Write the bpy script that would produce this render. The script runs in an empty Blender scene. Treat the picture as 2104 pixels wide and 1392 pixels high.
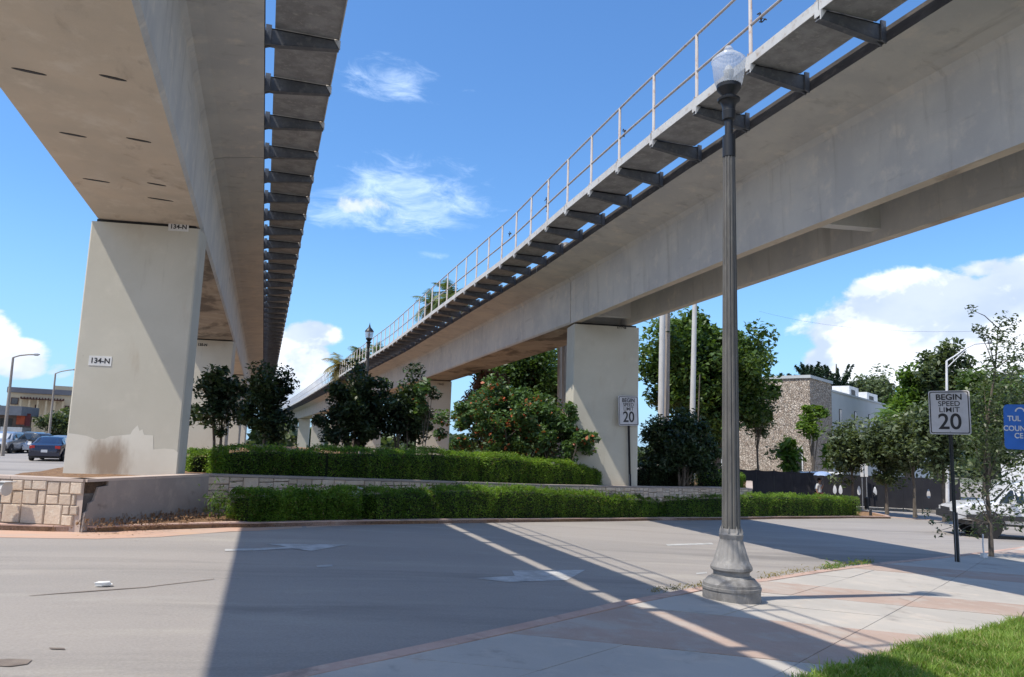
import bpy, bmesh, math, random
import numpy as np
from mathutils import Vector, Matrix
random.seed(7); RNG = np.random.default_rng(7)
SC = bpy.context.scene; COL = SC.collection
R = math.radians

# ---------------------------------------------------------------- camera
EYE = np.array([0, 0, 1.8]); FPX = 1580.0; W0, H0 = 2104.0, 1392.0
CX, CY = W0/2, H0/2
ROLL = R(2.0); VP = (540.0, 903.0)          # where the tracks vanish in the picture
_u = np.array([math.sin(ROLL), -math.cos(ROLL)]); _r = np.array([math.cos(ROLL), math.sin(ROLL)])
_d = np.array(VP) - np.array([CX, CY]); _a, _b = _d @ _r, _d @ _u
PITCH = math.atan(-_b/FPX)
_R = np.array([1., 0, 0]); _F = np.array([0, math.cos(PITCH), math.sin(PITCH)]); _U = np.array([0, -math.sin(PITCH), math.cos(PITCH)])
_ray = _a*_R + _b*_U + FPX*_F; _yaw = math.atan2(_ray[0], _ray[1])
_M = np.array([[math.cos(_yaw), -math.sin(_yaw), 0], [math.sin(_yaw), math.cos(_yaw), 0], [0, 0, 1]])
_R, _F, _U = _M @ _R, _M @ _F, _M @ _U
cam_d = bpy.data.cameras.new('camera'); cam = bpy.data.objects.new('camera', cam_d); COL.objects.link(cam)
cam_d.sensor_width = 36; cam_d.lens = 36*FPX/W0; cam_d.clip_end = 3000; cam_d.clip_start = .05
ex = np.array([1., 0]); ey = np.array([0, -1.])
cx_ = (_r @ ex)*_R + (_u @ ex)*_U; cy_ = (_r @ ey)*_R + (_u @ ey)*_U
cam.matrix_world = Matrix(((cx_[0], cy_[0], -_F[0], EYE[0]), (cx_[1], cy_[1], -_F[1], EYE[1]), (cx_[2], cy_[2], -_F[2], EYE[2]), (0, 0, 0, 1)))
SC.camera = cam

def ray(x, y):
    d = np.array([x-CX, y-CY]); v = (d @ _r)*_R + (d @ _u)*_U + FPX*_F
    return v/FPX
def on_z(x, y, z): v = ray(x, y); return EYE + v*((z-EYE[2])/v[2])
def on_y(x, y, Y): v = ray(x, y); return EYE + v*(Y/v[1])
def far(x, y, dist): v = ray(x, y); return EYE + v*(dist/math.hypot(v[0], v[1]))
def hz(P, x, y): v = ray(x, y); return EYE[2] + v[2]*math.hypot(P[0], P[1])/math.hypot(v[0], v[1])
def g(X, Y=0.):                                  # the street falls gently to the right
    t = max(0., X); z = -1.12*(1-math.exp(-(t/16)**1.4)) + .10*(1-math.exp(min(X, 0.)/1.5))
    s = min(max((Y-20)/40, 0), 1)*min(max((-X-2)/6, 0), 1)
    return z + .12*s
def G(x, y, h=0.):
    z = 0.
    for i in range(40):
        q = on_z(x, y, z+h); z = .5*z + .5*g(q[0], q[1])
    return q
def pxm(P): return float((np.array(P)-EYE) @ _F)/FPX     # metres per photo pixel at P

# ---------------------------------------------------------------- world, sun, exposure
SUN = Vector((-.572, -.13, 1)).normalized()
sun_d = bpy.data.lights.new('sun', 'SUN'); sun_d.energy = 2.72; sun_d.angle = R(.53); sun_d.color = (1, .92, .80)
sun = bpy.data.objects.new('sun', sun_d); COL.objects.link(sun)
sun.rotation_euler = SUN.to_track_quat('Z', 'Y').to_euler()
SC.view_settings.view_transform = 'Standard'; SC.view_settings.look = 'None'; SC.view_settings.gamma = 1
SC.view_settings.use_curve_mapping = False; SC.view_settings.exposure = .90

world = bpy.data.worlds.new('World'); SC.world = world; world.use_nodes = True
class NT:
    """tiny node-tree writer"""
    def __init__(s, nt): s.nt = nt; nt.nodes.clear()
    def n(s, t, ins=None, **kw):
        nd = s.nt.nodes.new(t)
        for k, v in kw.items(): setattr(nd, k, v)
        for k, v in (ins or {}).items():
            if hasattr(v, 'is_output') or isinstance(v, bpy.types.NodeSocket): s.nt.links.new(v, nd.inputs[k])
            else: nd.inputs[k].default_value = v
        return nd
    def m(s, op, a, b=None, c=None, clamp=False):
        ins = {0: a}
        if b is not None: ins[1] = b
        if c is not None: ins[2] = c
        return s.n('ShaderNodeMath', ins, operation=op, use_clamp=clamp).outputs[0]
    def vm(s, op, a, b=None):
        ins = {0: a}
        if b is not None: ins[1] = b
        nd = s.n('ShaderNodeVectorMath', ins, operation=op)
        return nd.outputs['Value'] if op in ('LENGTH', 'DOT_PRODUCT') else nd.outputs[0]
    def noise(s, vec, scale, detail=4, rough=.55, dist=0.):
        return s.n('ShaderNodeTexNoise', {'Vector': vec, 'Scale': scale, 'Detail': detail, 'Roughness': rough, 'Distortion': dist}).outputs[0]
    def mr(s, v, a, b, c=0., d=1., smooth=True):
        return s.n('ShaderNodeMapRange', {0: v, 1: a, 2: b, 3: c, 4: d}, interpolation_type='SMOOTHSTEP' if smooth else 'LINEAR').outputs[0]
    def mix(s, f, a, b, blend='MIX'):
        nd = s.nt.nodes.new('ShaderNodeMix'); nd.data_type = 'RGBA'; nd.blend_type = blend
        for k, v in ((0, f), (6, a), (7, b)):
            if isinstance(v, bpy.types.NodeSocket): s.nt.links.new(v, nd.inputs[k])
            else: nd.inputs[k].default_value = (*v, 1) if (k > 0 and len(v) == 3) else v
        return nd.outputs[2]
w = NT(world.node_tree)
sky = w.n('ShaderNodeTexSky', sky_type='NISHITA'); sky.sun_disc = False
sky.sun_elevation = math.asin(SUN.z); sky.sun_rotation = math.atan2(SUN.x, SUN.y) % (2*math.pi)
sky.air_density = 1.25; sky.dust_density = .6; sky.ozone_density = 3.0; sky.altitude = 0
gen = w.n('ShaderNodeTexCoord').outputs['Generated']
sep = w.n('ShaderNodeSeparateXYZ', {0: gen})
az = w.m('ARCTAN2', sep.outputs[0], sep.outputs[1]); el = w.m('ARCSINE', sep.outputs[2])
pv = w.n('ShaderNodeCombineXYZ', {0: az, 1: el, 2: 0.}).outputs[0]
# heaps of cumulus low over the horizon, thin wisps higher up: (pixel x, y, half width, half height, weight)
def dirof(x, y): v = ray(x, y); v = v/np.linalg.norm(v); return math.atan2(v[0], v[1]), math.asin(v[2])
CUM = [(1900, 680, 345, 160, 1.4), (2110, 630, 220, 135, 1.25), (1720, 745, 130, 75, .95), (1790, 640, 70, 45, .8), (40, 740, 130, 70, .95), (-60, 700, 160, 120, 1.0), (120, 760, 70, 50, .7),
       (600, 740, 150, 110, 1.0), (640, 690, 110, 55, .9), (2350, 640, 200, 220, 1.0), (620, 810, 120, 60, .9), (1550, 800, 150, 60, .6), (2040, 552, 170, 46, .74), (1660, 600, 55, 22, .42), (742, 420, 125, 46, .60), (825, 450, 150, 50, .44), (790, 602, 40, 14, .32)]
nz = w.noise(w.vm('MULTIPLY', pv, (1, 1.35, 1)), 11, 12, .60, .25)
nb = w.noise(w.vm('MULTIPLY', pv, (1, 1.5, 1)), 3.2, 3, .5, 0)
blob = None
for (x, y, rx, ry, wt) in CUM:
    a0, e0 = dirof(x, y); ax = abs(dirof(x+rx, y)[0]-dirof(x-rx, y)[0])/2; ee = abs(dirof(x, y+ry)[1]-dirof(x, y-ry)[1])/2
    dd = w.vm('LENGTH', w.vm('DIVIDE', w.vm('SUBTRACT', pv, (a0, e0, 0)), (ax, ee, 1)))
    b1 = w.m('MULTIPLY', w.mr(dd, 1.25, .1, 0, 1), wt)
    blob = b1 if blob is None else w.m('MAXIMUM', blob, b1)
# clouds go on out of view, with thicker cover added to brighten the shade
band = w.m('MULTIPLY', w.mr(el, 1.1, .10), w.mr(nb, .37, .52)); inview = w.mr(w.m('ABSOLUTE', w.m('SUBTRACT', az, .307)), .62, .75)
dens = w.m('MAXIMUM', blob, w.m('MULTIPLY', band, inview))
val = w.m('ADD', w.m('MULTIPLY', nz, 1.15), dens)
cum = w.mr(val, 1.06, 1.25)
# thin wisps: stretched fine noise inside wide soft patches
WSP = [(800, 165, 160, 70, 1.15), (830, 405, 270, 130, 1.25), (690, 440, 120, 60, 1.1), (905, 525, 110, 16, .8), (60, 450, 170, 40, .4), (700, 290, 90, 30, .35), (950, 185, 40, 15, .6)]
wb = None
for (x, y, rx, ry, wt) in WSP:
    a0, e0 = dirof(x, y); ax = abs(dirof(x+rx, y)[0]-dirof(x-rx, y)[0])/2; ee = abs(dirof(x, y+ry)[1]-dirof(x, y-ry)[1])/2
    dd = w.vm('LENGTH', w.vm('DIVIDE', w.vm('SUBTRACT', pv, (a0, e0, 0)), (ax, ee, 1)))
    b1 = w.m('MULTIPLY', w.mr(dd, 1.2, .0, 0, 1), wt); wb = b1 if wb is None else w.m('MAXIMUM', wb, b1)
rot = w.n('ShaderNodeMapping', {'Vector': pv, 'Rotation': (0, 0, R(22)), 'Scale': (1, 2.6, 1)}).outputs[0]
wn = w.noise(rot, 16, 10, .66, .6)
wsp = w.m('MULTIPLY', w.mr(w.m('ADD', wn, w.m('MULTIPLY', wb, .42)), .70, 1.22), .60)
# light and shade of the heaps: brighter towards the sun side (density falls off), greyer inside and below
n2 = w.noise(w.vm('MULTIPLY', w.vm('ADD', pv, (-.022, .035, 0)), (1, 1.35, 1)), 11, 8, .60, .25)
lit = w.mr(w.m('SUBTRACT', nz, n2), -.05, .06)
lo1 = w.noise(w.vm('MULTIPLY', pv, (1, 1.35, 1)), 5.5, 5, .55, .2); lo2 = w.noise(w.vm('MULTIPLY', w.vm('ADD', pv, (-.03, .055, 0)), (1, 1.35, 1)), 5.5, 5, .55, .2)
lit2 = w.mr(w.m('SUBTRACT', lo1, lo2), -.06, .07)
core = w.mr(w.noise(w.vm('MULTIPLY', pv, (1, 1.6, 1)), 7, 5, .5, 0), .42, .62)
ccol = w.mix(w.m('ADD', w.m('ADD', w.m('MULTIPLY', lit, .38), w.m('MULTIPLY', lit2, .50)), w.m('MULTIPLY', core, .22), clamp=True), (.52, .60, .74), (1.0, 1.0, 1.0))
skyc = w.mix(1.0, sky.outputs[0], (.54, .81, 1.09), 'MULTIPLY')
hor = w.mr(el, .32, -.02)
skyc = w.mix(w.m('MULTIPLY', hor, .5), skyc, (2.45, 4.3, 7.2))
c1 = w.mix(wsp, skyc, (6.2, 7.4, 9.2))
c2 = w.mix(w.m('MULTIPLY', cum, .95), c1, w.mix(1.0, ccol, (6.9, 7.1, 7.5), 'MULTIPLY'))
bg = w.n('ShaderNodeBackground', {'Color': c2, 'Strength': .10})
w.nt.links.new(bg.outputs[0], w.n('ShaderNodeOutputWorld').inputs[0])

# ---------------------------------------------------------------- materials
MATS = {}
def newmat(name):
    m = bpy.data.materials.new(name); m.use_nodes = True; MATS[name] = m; return m, NT(m.node_tree)
def surf(name, cols, scale=1., rough=.85, bump=.15, bscale=None, detail=8, spec=.3, stretch=(1, 1, 1), metal=0., stain=None, fine=None, island=0., coords='pos', coat=0., bdist=.02):
    """weathered surface: noise-mixed colours, optional stains (colour, scale, low, high), fine grain and bump"""
    m, t = newmat(name)
    pos = t.n('ShaderNodeNewGeometry').outputs['Position'] if coords == 'pos' else t.n('ShaderNodeTexCoord').outputs['Object']
    p = t.vm('MULTIPLY', pos, stretch)
    f = t.mr(t.noise(p, scale, detail, .6), .36, .64)
    c = t.mix(f, cols[0], cols[1])
    if len(cols) > 2: c = t.mix(t.mr(t.noise(t.vm('ADD', p, (7, 3, 1)), scale*3.1, detail, .65), .5, .72), c, cols[2])
    for st in (stain or []):
        sc, s_, lo, hi, amt = st[:5]; sv = t.vm('MULTIPLY', pos, st[5]) if len(st) > 5 else p
        c = t.mix(t.m('MULTIPLY', t.mr(t.noise(t.vm('ADD', sv, (3.3*s_, 9, 2)), s_, 9, .62, .4), lo, hi), amt), c, sc)
    if fine: c = t.mix(t.m('MULTIPLY', t.noise(pos, fine[0], 3, .7), 1.), c, t.mix(1., c, (fine[1],)*3, 'MULTIPLY'))
    if island:
        ri = t.n('ShaderNodeNewGeometry').outputs['Random Per Island']
        oi = t.n('ShaderNodeObjectInfo').outputs['Random']
        c = t.mix(t.m('MULTIPLY', t.m('FRACT', t.m('ADD', ri, oi)), island), c, t.mix(1., c, (.55, .55, .58), 'MULTIPLY'))
    b = t.n('ShaderNodeBump', {'Strength': bump, 'Distance': bdist, 'Height': t.noise(pos, bscale or scale*12, 6, .7)})
    pr = t.n('ShaderNodeBsdfPrincipled', {'Base Color': c, 'Roughness': rough, 'Metallic': metal, 'Specular IOR Level': spec, 'Normal': b.outputs[0], 'Coat Weight': coat})
    t.nt.links.new(pr.outputs[0], t.n('ShaderNodeOutputMaterial').inputs[0])
    return m
def leafmat(name, dark, mid, light, trans=.35, accent=None, acc_amt=.0, rough=.45, scale=.9):
    m, t = newmat(name)
    geo = t.n('ShaderNodeNewGeometry'); ri = geo.outputs['Random Per Island']
    n = t.mr(t.noise(geo.outputs['Position'], scale, 3, .5), .35, .65)
    f = t.m('ADD', t.m('MULTIPLY', ri, .6), t.m('MULTIPLY', n, .4))
    c = t.mix(t.mr(f, .05, .5), dark, mid); c = t.mix(t.mr(f, .55, 1.), c, light)
    if accent:
        pick = t.m('GREATER_THAN', t.m('FRACT', t.m('MULTIPLY', ri, 37.7)), 1-acc_amt)
        c = t.mix(pick, c, accent)
    pr = t.n('ShaderNodeBsdfPrincipled', {'Base Color': c, 'Roughness': rough, 'Specular IOR Level': .35})
    tr = t.n('ShaderNodeBsdfTranslucent', {'Color': t.mix(1., c, (1.3, 1.35, .5), 'MULTIPLY')})
    mx = t.n('ShaderNodeMixShader', {0: trans, 1: pr.outputs[0], 2: tr.outputs[0]})
    t.nt.links.new(mx.outputs[0], t.n('ShaderNodeOutputMaterial').inputs[0])
    return m
def glass(name, col=(.02, .025, .03), rough=.05):
    m, t = newmat(name)
    pr = t.n('ShaderNodeBsdfPrincipled', {'Base Color': (*col, 1), 'Roughness': rough, 'Specular IOR Level': .8})
    t.nt.links.new(pr.outputs[0], t.n('ShaderNodeOutputMaterial').inputs[0]); return m
def plain(name, col, rough=.5, metal=0., spec=.5, coat=0.):
    return surf(name, [col, tuple(c*.85 for c in col)], 2.5, rough, .05, 60, 4, spec, metal=metal, coat=coat)

M_web = surf('girder concrete', [(0.624, 0.601, 0.553), (0.533, 0.520, 0.495), (0.699, 0.648, 0.572)], .7, .9, .12, 25, stain=[((.30, .28, .25), 1.0, .54, .72, .38, (2, 3.2, .30)), ((.16, .14, .12), 1.6, .60, .75, .35, (1, .25, 1.4)), ((.22, .19, .15), 5., .6, .8, .3, (1, .2, 2))], fine=(90, .82))
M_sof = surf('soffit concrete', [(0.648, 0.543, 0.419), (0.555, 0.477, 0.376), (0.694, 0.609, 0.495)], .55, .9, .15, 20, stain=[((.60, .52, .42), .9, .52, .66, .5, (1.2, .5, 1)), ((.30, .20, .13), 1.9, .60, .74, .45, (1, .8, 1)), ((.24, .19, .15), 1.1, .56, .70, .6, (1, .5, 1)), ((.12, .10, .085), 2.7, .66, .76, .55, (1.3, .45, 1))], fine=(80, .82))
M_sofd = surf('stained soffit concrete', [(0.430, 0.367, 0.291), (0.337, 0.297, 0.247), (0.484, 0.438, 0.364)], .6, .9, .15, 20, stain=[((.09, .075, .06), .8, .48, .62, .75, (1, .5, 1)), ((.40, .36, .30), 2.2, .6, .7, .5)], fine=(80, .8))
M_pier = surf('pier concrete', [(.585, .555, .470), (.545, .515, .430), (.61, .575, .485)], .5, .88, .1, 30, stain=[((.36, .32, .26), 1.2, .60, .8, .45, (3, 3, .35)), ((.42, .33, .23), .8, .58, .75, .35, (2, 2, .6)), ((.30, .28, .25), 5., .70, .78, .5)], fine=(120, .88))
M_patch = surf('paler repaint on pier', [(0.732, 0.705, 0.612), (0.665, 0.632, 0.545), (0.745, 0.718, 0.638)], 1.2, .88, .06, 40, stain=[((.33, .27, .20), 2., .6, .75, .35)])
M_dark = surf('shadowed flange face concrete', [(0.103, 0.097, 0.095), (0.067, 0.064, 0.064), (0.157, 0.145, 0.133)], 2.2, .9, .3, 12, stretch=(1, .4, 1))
M_steel = surf('dark galvanised steel', [(0.138, 0.144, 0.155), (0.103, 0.109, 0.121), (0.196, 0.196, 0.201)], 3, .6, .08, 30, spec=.4, metal=.2)
M_panel = surf('walkway panel concrete', [(0.421, 0.414, 0.406), (0.312, 0.305, 0.296), (0.499, 0.484, 0.452)], 3, .9, .2, 30, fine=(40, .7), island=.25)
M_edge = surf('pale painted steel edge', [(0.527, 0.527, 0.510), (0.468, 0.459, 0.442), (0.340, 0.281, 0.230)], 2., .6, .05, 30)
M_rail = surf('weathered pale railing tube', [(0.396, 0.374, 0.360), (0.360, 0.324, 0.302), (0.288, 0.173, 0.115)], 4, .6, .1, 40, stretch=(1, 1, .5))
M_black = plain('black rubber', (.015, .015, .017), .6)
M_road = surf('worn pale asphalt', [(0.424, 0.387, 0.352), (0.369, 0.341, 0.314), (0.473, 0.435, 0.385)], .35, .92, .45, 120, stretch=(.22, 1, 1), stain=[((.23, .215, .20), .42, .50, .68, .75, (.10, 1, 1)), ((.45, .42, .38), 1.1, .56, .72, .6, (.3, 1, 1)), ((.19, .18, .165), 3.1, .66, .76, .55), ((.42, .39, .35), 9., .62, .7, .5)], fine=(38, .58), bdist=.012)
M_mark = surf('worn white road paint', [(0.552, 0.552, 0.540), (0.396, 0.390, 0.372), (0.624, 0.624, 0.600)], 3., .85, .2, 60, stain=[((.33, .31, .29), 4., .5, .66, .6)], fine=(50, .8))
M_walk = surf('sidewalk concrete', [(0.510, 0.476, 0.429), (0.456, 0.429, 0.389), (0.564, 0.510, 0.443)], .6, .92, .2, 80, stain=[((.24, .22, .20), 1.1, .55, .72, .6), ((.42, .33, .27), 1.9, .58, .7, .4), ((.16, .15, .14), 4.5, .68, .76, .5)], fine=(70, .8), bdist=.01)
M_pink = surf('red stained concrete', [(.50, .375, .31), (.45, .345, .285), (.50, .42, .36)], .9, .92, .25, 80, stain=[((.50, .45, .40), 1.1, .46, .66, .85), ((.30, .22, .18), 2.3, .6, .75, .5), ((.20, .17, .15), 6., .68, .75, .5)], fine=(60, .7), bdist=.01)
M_kerb = surf('faded pink kerb concrete', [(0.591, 0.417, 0.343), (0.488, 0.337, 0.277), (0.620, 0.484, 0.396)], 1.2, .9, .3, 40, stain=[((.18, .15, .135), 2.2, .55, .7, .6), ((.42, .28, .16), 3., .6, .72, .6)], fine=(60, .78))
M_gutter = surf('pink gutter concrete', [(0.589, 0.380, 0.284), (0.561, 0.405, 0.314), (0.617, 0.392, 0.242)], 1.0, .92, .25, 60, stretch=(.4, 1, 1), stain=[((.45, .40, .34), 1.2, .5, .66, .6), ((.22, .17, .14), 3., .62, .75, .5)], fine=(60, .8), bdist=.01)
M_soil = surf('brown mulch soil', [(0.340, 0.204, 0.111), (0.187, 0.111, 0.068), (0.459, 0.289, 0.153)], 9, .95, .9, 40, detail=10, bdist=.05)
M_turf = surf('turf soil', [(.05, .075, .022), (.035, .05, .018), (.08, .07, .035)], 3, .95, .6, 40)
M_gnd = surf('distant ground', [(.16, .155, .13), (.10, .115, .06), (.22, .20, .17)], .06, .95, .2, 4)
M_stone = surf('pale limestone block', [(0.713, 0.582, 0.460), (0.626, 0.504, 0.391), (0.756, 0.672, 0.552)], 2.2, .9, .6, 25, island=.45, stain=[((.36, .27, .20), 4., .6, .75, .5)], fine=(60, .8), coords='pos', bdist=.03)
M_mortar = surf('grey brown render', [(0.349, 0.305, 0.275), (0.297, 0.260, 0.238), (0.387, 0.327, 0.283)], 1.3, .95, .5, 30, stain=[((.13, .11, .10), 2.3, .6, .75, .6), ((.33, .30, .27), 5., .68, .75, .5)])
M_cope = surf('pale pink coping', [(.50, .41, .35), (.44, .36, .31)], 2, .9, .2, 30)
M_bark = surf('grey bark', [(.16, .135, .11), (.10, .085, .07), (.22, .19, .155)], 8, .95, .8, 30, stretch=(1, 1, .3), bdist=.04)
M_pole = surf('cast concrete lamp post', [(0.158, 0.153, 0.145), (0.121, 0.119, 0.114), (0.190, 0.185, 0.174)], 5, .75, .3, 90, stretch=(1, 1, .3), stain=[((.13, .12, .11), 6., .55, .7, .6, (1, 1, .25))], fine=(160, .7), spec=.4)
M_pbase = surf('weathered concrete lamp base', [(.30, .29, .28), (.20, .195, .19), (.38, .37, .355)], 2.2, .7, .4, 60, stain=[((.12, .115, .11), 3., .52, .68, .75, (1, 1, .6))], fine=(120, .7), spec=.5)
M_iron = plain('black cast iron', (.018, .02, .024), .45)
M_sign = plain('faded reflective sign sheet', (.56, .555, .57), .55)
M_ink = plain('black sign paint', (.02, .02, .022), .6)
M_galv = surf('galvanised post', [(.30, .31, .33), (.24, .25, .27)], 6, .5, .08, 60, metal=.5)
M_gdark = plain('dark green steel post', (.035, .04, .04), .6)
M_blue = plain('blue sign sheet', (.01, .14, .55), .4)
M_white = plain('white painted steel', (.72, .72, .72), .45)
M_wood = surf('grey timber pole', [(.34, .30, .26), (.25, .22, .19), (.40, .36, .31)], 3, .9, .4, 30, stretch=(3, 3, .25))
M_conp = surf('white concrete pole', [(.56, .55, .52), (.48, .47, .45)], 2, .8, .1, 30, stretch=(1, 1, .4))
M_mesh = surf('black windscreen fabric', [(.028, .028, .033), (.02, .02, .025)], 1.5, .8, .3, 6)
M_wwall = surf('pale blue grey wall', [(.50, .53, .53), (.46, .49, .50)], .4, .9, .05, 20)
M_beige = surf('beige render', [(.55, .46, .31), (.50, .42, .29)], .3, .9, .05, 10)
M_roofg = surf('grey roof band', [(.20, .20, .21), (.17, .17, .18)], .5, .8, .05, 10)
M_brown = plain('brown timber', (.09, .035, .025), .7)
M_orange = plain('orange red panel', (.50, .09, .03), .6)
M_glass = glass('dark window glass')
M_cwhite = plain('white car paint', (.75, .75, .75), .25, coat=.6)
M_silver = plain('silver car paint', (.42, .44, .46), .3, metal=.6, coat=.6)
M_cblue = plain('dark blue car paint', (.006, .008, .03), .25, coat=.5)
M_cgrey = plain('dark grey car paint', (.045, .05, .055), .25, coat=.8)
M_red = plain('red lamp plastic', (.45, .015, .012), .3)
M_lens = plain('clear lamp lens', (.7, .7, .68), .15)
M_tyre = plain('tyre', (.02, .02, .02), .9)
M_rim = plain('wheel rim', (.35, .35, .36), .35, metal=.7)
M_plas = plain('black bumper plastic', (.03, .03, .032), .6)
M_skin = plain('skin', (.30, .17, .11), .6)
M_shirt = plain('pale grey shirt', (.55, .56, .56), .8)
M_maroon = plain('maroon shorts', (.14, .03, .03), .8)
M_navy = plain('navy clothes', (.025, .035, .06), .8)
M_jean = plain('grey blue trousers', (.08, .10, .14), .8)
M_hair = plain('dark hair', (.02, .013, .01), .7)
M_umb = plain('pale blue umbrella cloth', (.30, .42, .68), .6)
M_paper = plain('white paper', (.75, .75, .73), .8)
M_flood = plain('weathered white floodlight housing', (.60, .59, .56), .6)
L_shrub = leafmat('glossy dark tree leaves', (.018, .032, .018), (.042, .068, .034), (.09, .135, .055), .25)
L_flower = leafmat('flowering shrub leaves', (.035, .075, .03), (.08, .145, .055), (.17, .26, .11), .3, (.50, .14, .06), .035)
L_hedge = leafmat('hedge leaves', (.05, .105, .018), (.14, .25, .035), (.30, .44, .08), .45, (.22, .17, .07), .05, scale=1.3)
L_big = leafmat('broad tree leaves', (.028, .055, .018), (.075, .13, .035), (.16, .24, .06), .3, scale=.4)
L_olive = leafmat('grey green street tree leaves', (.045, .065, .035), (.10, .135, .07), (.20, .24, .13), .3, scale=.6)
L_lime = leafmat('bright green leaves', (.05, .095, .02), (.11, .19, .035), (.22, .32, .07), .4, scale=.5)
L_pine = leafmat('dark pine needles', (.012, .028, .016), (.025, .05, .03), (.05, .085, .045), .15, scale=.4)
L_palm = leafmat('palm fronds', (.04, .07, .015), (.11, .15, .035), (.24, .26, .07), .3, scale=.6)
L_palmd = leafmat('dry palm fronds', (.12, .10, .035), (.24, .20, .07), (.36, .30, .12), .3, scale=.6)
L_grass = leafmat('grass blades', (.08, .15, .025), (.18, .29, .05), (.34, .46, .12), .4, (.42, .36, .17), .10, scale=1.2)
# ---------------------------------------------------------------- object helpers
def tag(o, label=None, cat=None, group=None, kind=None):
    if label: o['label'] = label
    if cat: o['category'] = cat
    if group: o['group'] = group
    if kind: o['kind'] = kind
    return o
def empty(name, loc, label=None, cat=None, group=None, rz=0., kind=None):
    o = bpy.data.objects.new(name, None); COL.objects.link(o); o.location = tuple(float(v) for v in loc); o.rotation_euler = (0, 0, rz); o.empty_display_size = .2
    return tag(o, label, cat, group, kind)
def link(name, me, parent=None, loc=None, rot=None):
    o = bpy.data.objects.new(name, me); COL.objects.link(o)
    if parent: o.parent = parent
    if loc is not None: o.location = tuple(float(v) for v in loc)
    if rot is not None: o.rotation_euler = rot
    return o
def mk(name, bm, mats, parent=None, loc=None, smooth=False, rot=None):
    me = bpy.data.meshes.new(name)
    if smooth:
        for f in bm.faces: f.smooth = True
    anys = any(f.smooth for f in bm.faces)
    bm.to_mesh(me); bm.free()
    if anys: me.set_sharp_from_angle(angle=R(24))
    for m in (mats if isinstance(mats, (list, tuple)) else [mats]): me.materials.append(m)
    return link(name, me, parent, loc, rot)
def copy_tree(o, parent=None, keep=True):
    c = o.copy(); COL.objects.link(c)
    if parent: c.parent = parent
    for ch in list(o.children): copy_tree(ch, c)
    return c
def NB(): return bmesh.new()
def box(bm, x0, x1, y0, y1, z0, z1, mi=0):
    vs = [bm.verts.new(p) for p in ((x0, y0, z0), (x1, y0, z0), (x1, y1, z0), (x0, y1, z0), (x0, y0, z1), (x1, y0, z1), (x1, y1, z1), (x0, y1, z1))]
    for f in ((0, 3, 2, 1), (4, 5, 6, 7), (0, 1, 5, 4), (1, 2, 6, 5), (2, 3, 7, 6), (3, 0, 4, 7)):
        bm.faces.new([vs[i] for i in f]).material_index = mi
    return vs
def tube(bm, pts, rad, n=8, mi=0, caps=True):
    pts = [Vector(p) for p in pts]; rs = rad if isinstance(rad, (list, tuple)) else [rad]*len(pts); rings = []
    for i, p in enumerate(pts):
        d = (pts[min(i+1, len(pts)-1)] - pts[max(i-1, 0)]).normalized()
        a = d.orthogonal().normalized() if abs(d.z) > .99 or True else None
        ref = Vector((0, 0, 1)) if abs(d.z) < .9 else Vector((1, 0, 0))
        a = d.cross(ref).normalized(); b = d.cross(a)
        rings.append([bm.verts.new(p + (a*math.cos(t) + b*math.sin(t))*rs[i]) for t in [2*math.pi*k/n for k in range(n)]])
    for r0, r1 in zip(rings, rings[1:]):
        for k in range(n):
            f = bm.faces.new((r0[k], r0[(k+1) % n], r1[(k+1) % n], r1[k])); f.material_index = mi; f.smooth = True
    if caps:
        for r_ in (rings[0], rings[-1]): bm.faces.new(r_).material_index = mi
def lathe(bm, prof, n=24, flute=None, mi=0, c=(0, 0)):
    """prof: (r, z); flute(z, ang) -> radius factor"""
    rings = []
    for r_, z in prof:
        rings.append([bm.verts.new((c[0] + r_*(flute(z, 2*math.pi*k/n) if flute else 1)*math.cos(2*math.pi*k/n), c[1] + r_*(flute(z, 2*math.pi*k/n) if flute else 1)*math.sin(2*math.pi*k/n), z)) for k in range(n)])
    for r0, r1 in zip(rings, rings[1:]):
        for k in range(n):
            f = bm.faces.new((r0[k], r0[(k+1) % n], r1[(k+1) % n], r1[k])); f.material_index = mi; f.smooth = True
    for r_ in (rings[0], rings[-1]):
        try: bm.faces.new(r_).material_index = mi
        except Exception: pass
def prism(bm, poly, z0, z1, mi=0):
    a = [bm.verts.new((x, y, z0)) for x, y in poly]; b = [bm.verts.new((x, y, z1)) for x, y in poly]
    bm.faces.new(b).material_index = mi; bm.faces.new(a[::-1]).material_index = mi
    for i in range(len(poly)):
        j = (i+1) % len(poly); bm.faces.new((a[i], a[j], b[j], b[i])).material_index = mi
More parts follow.
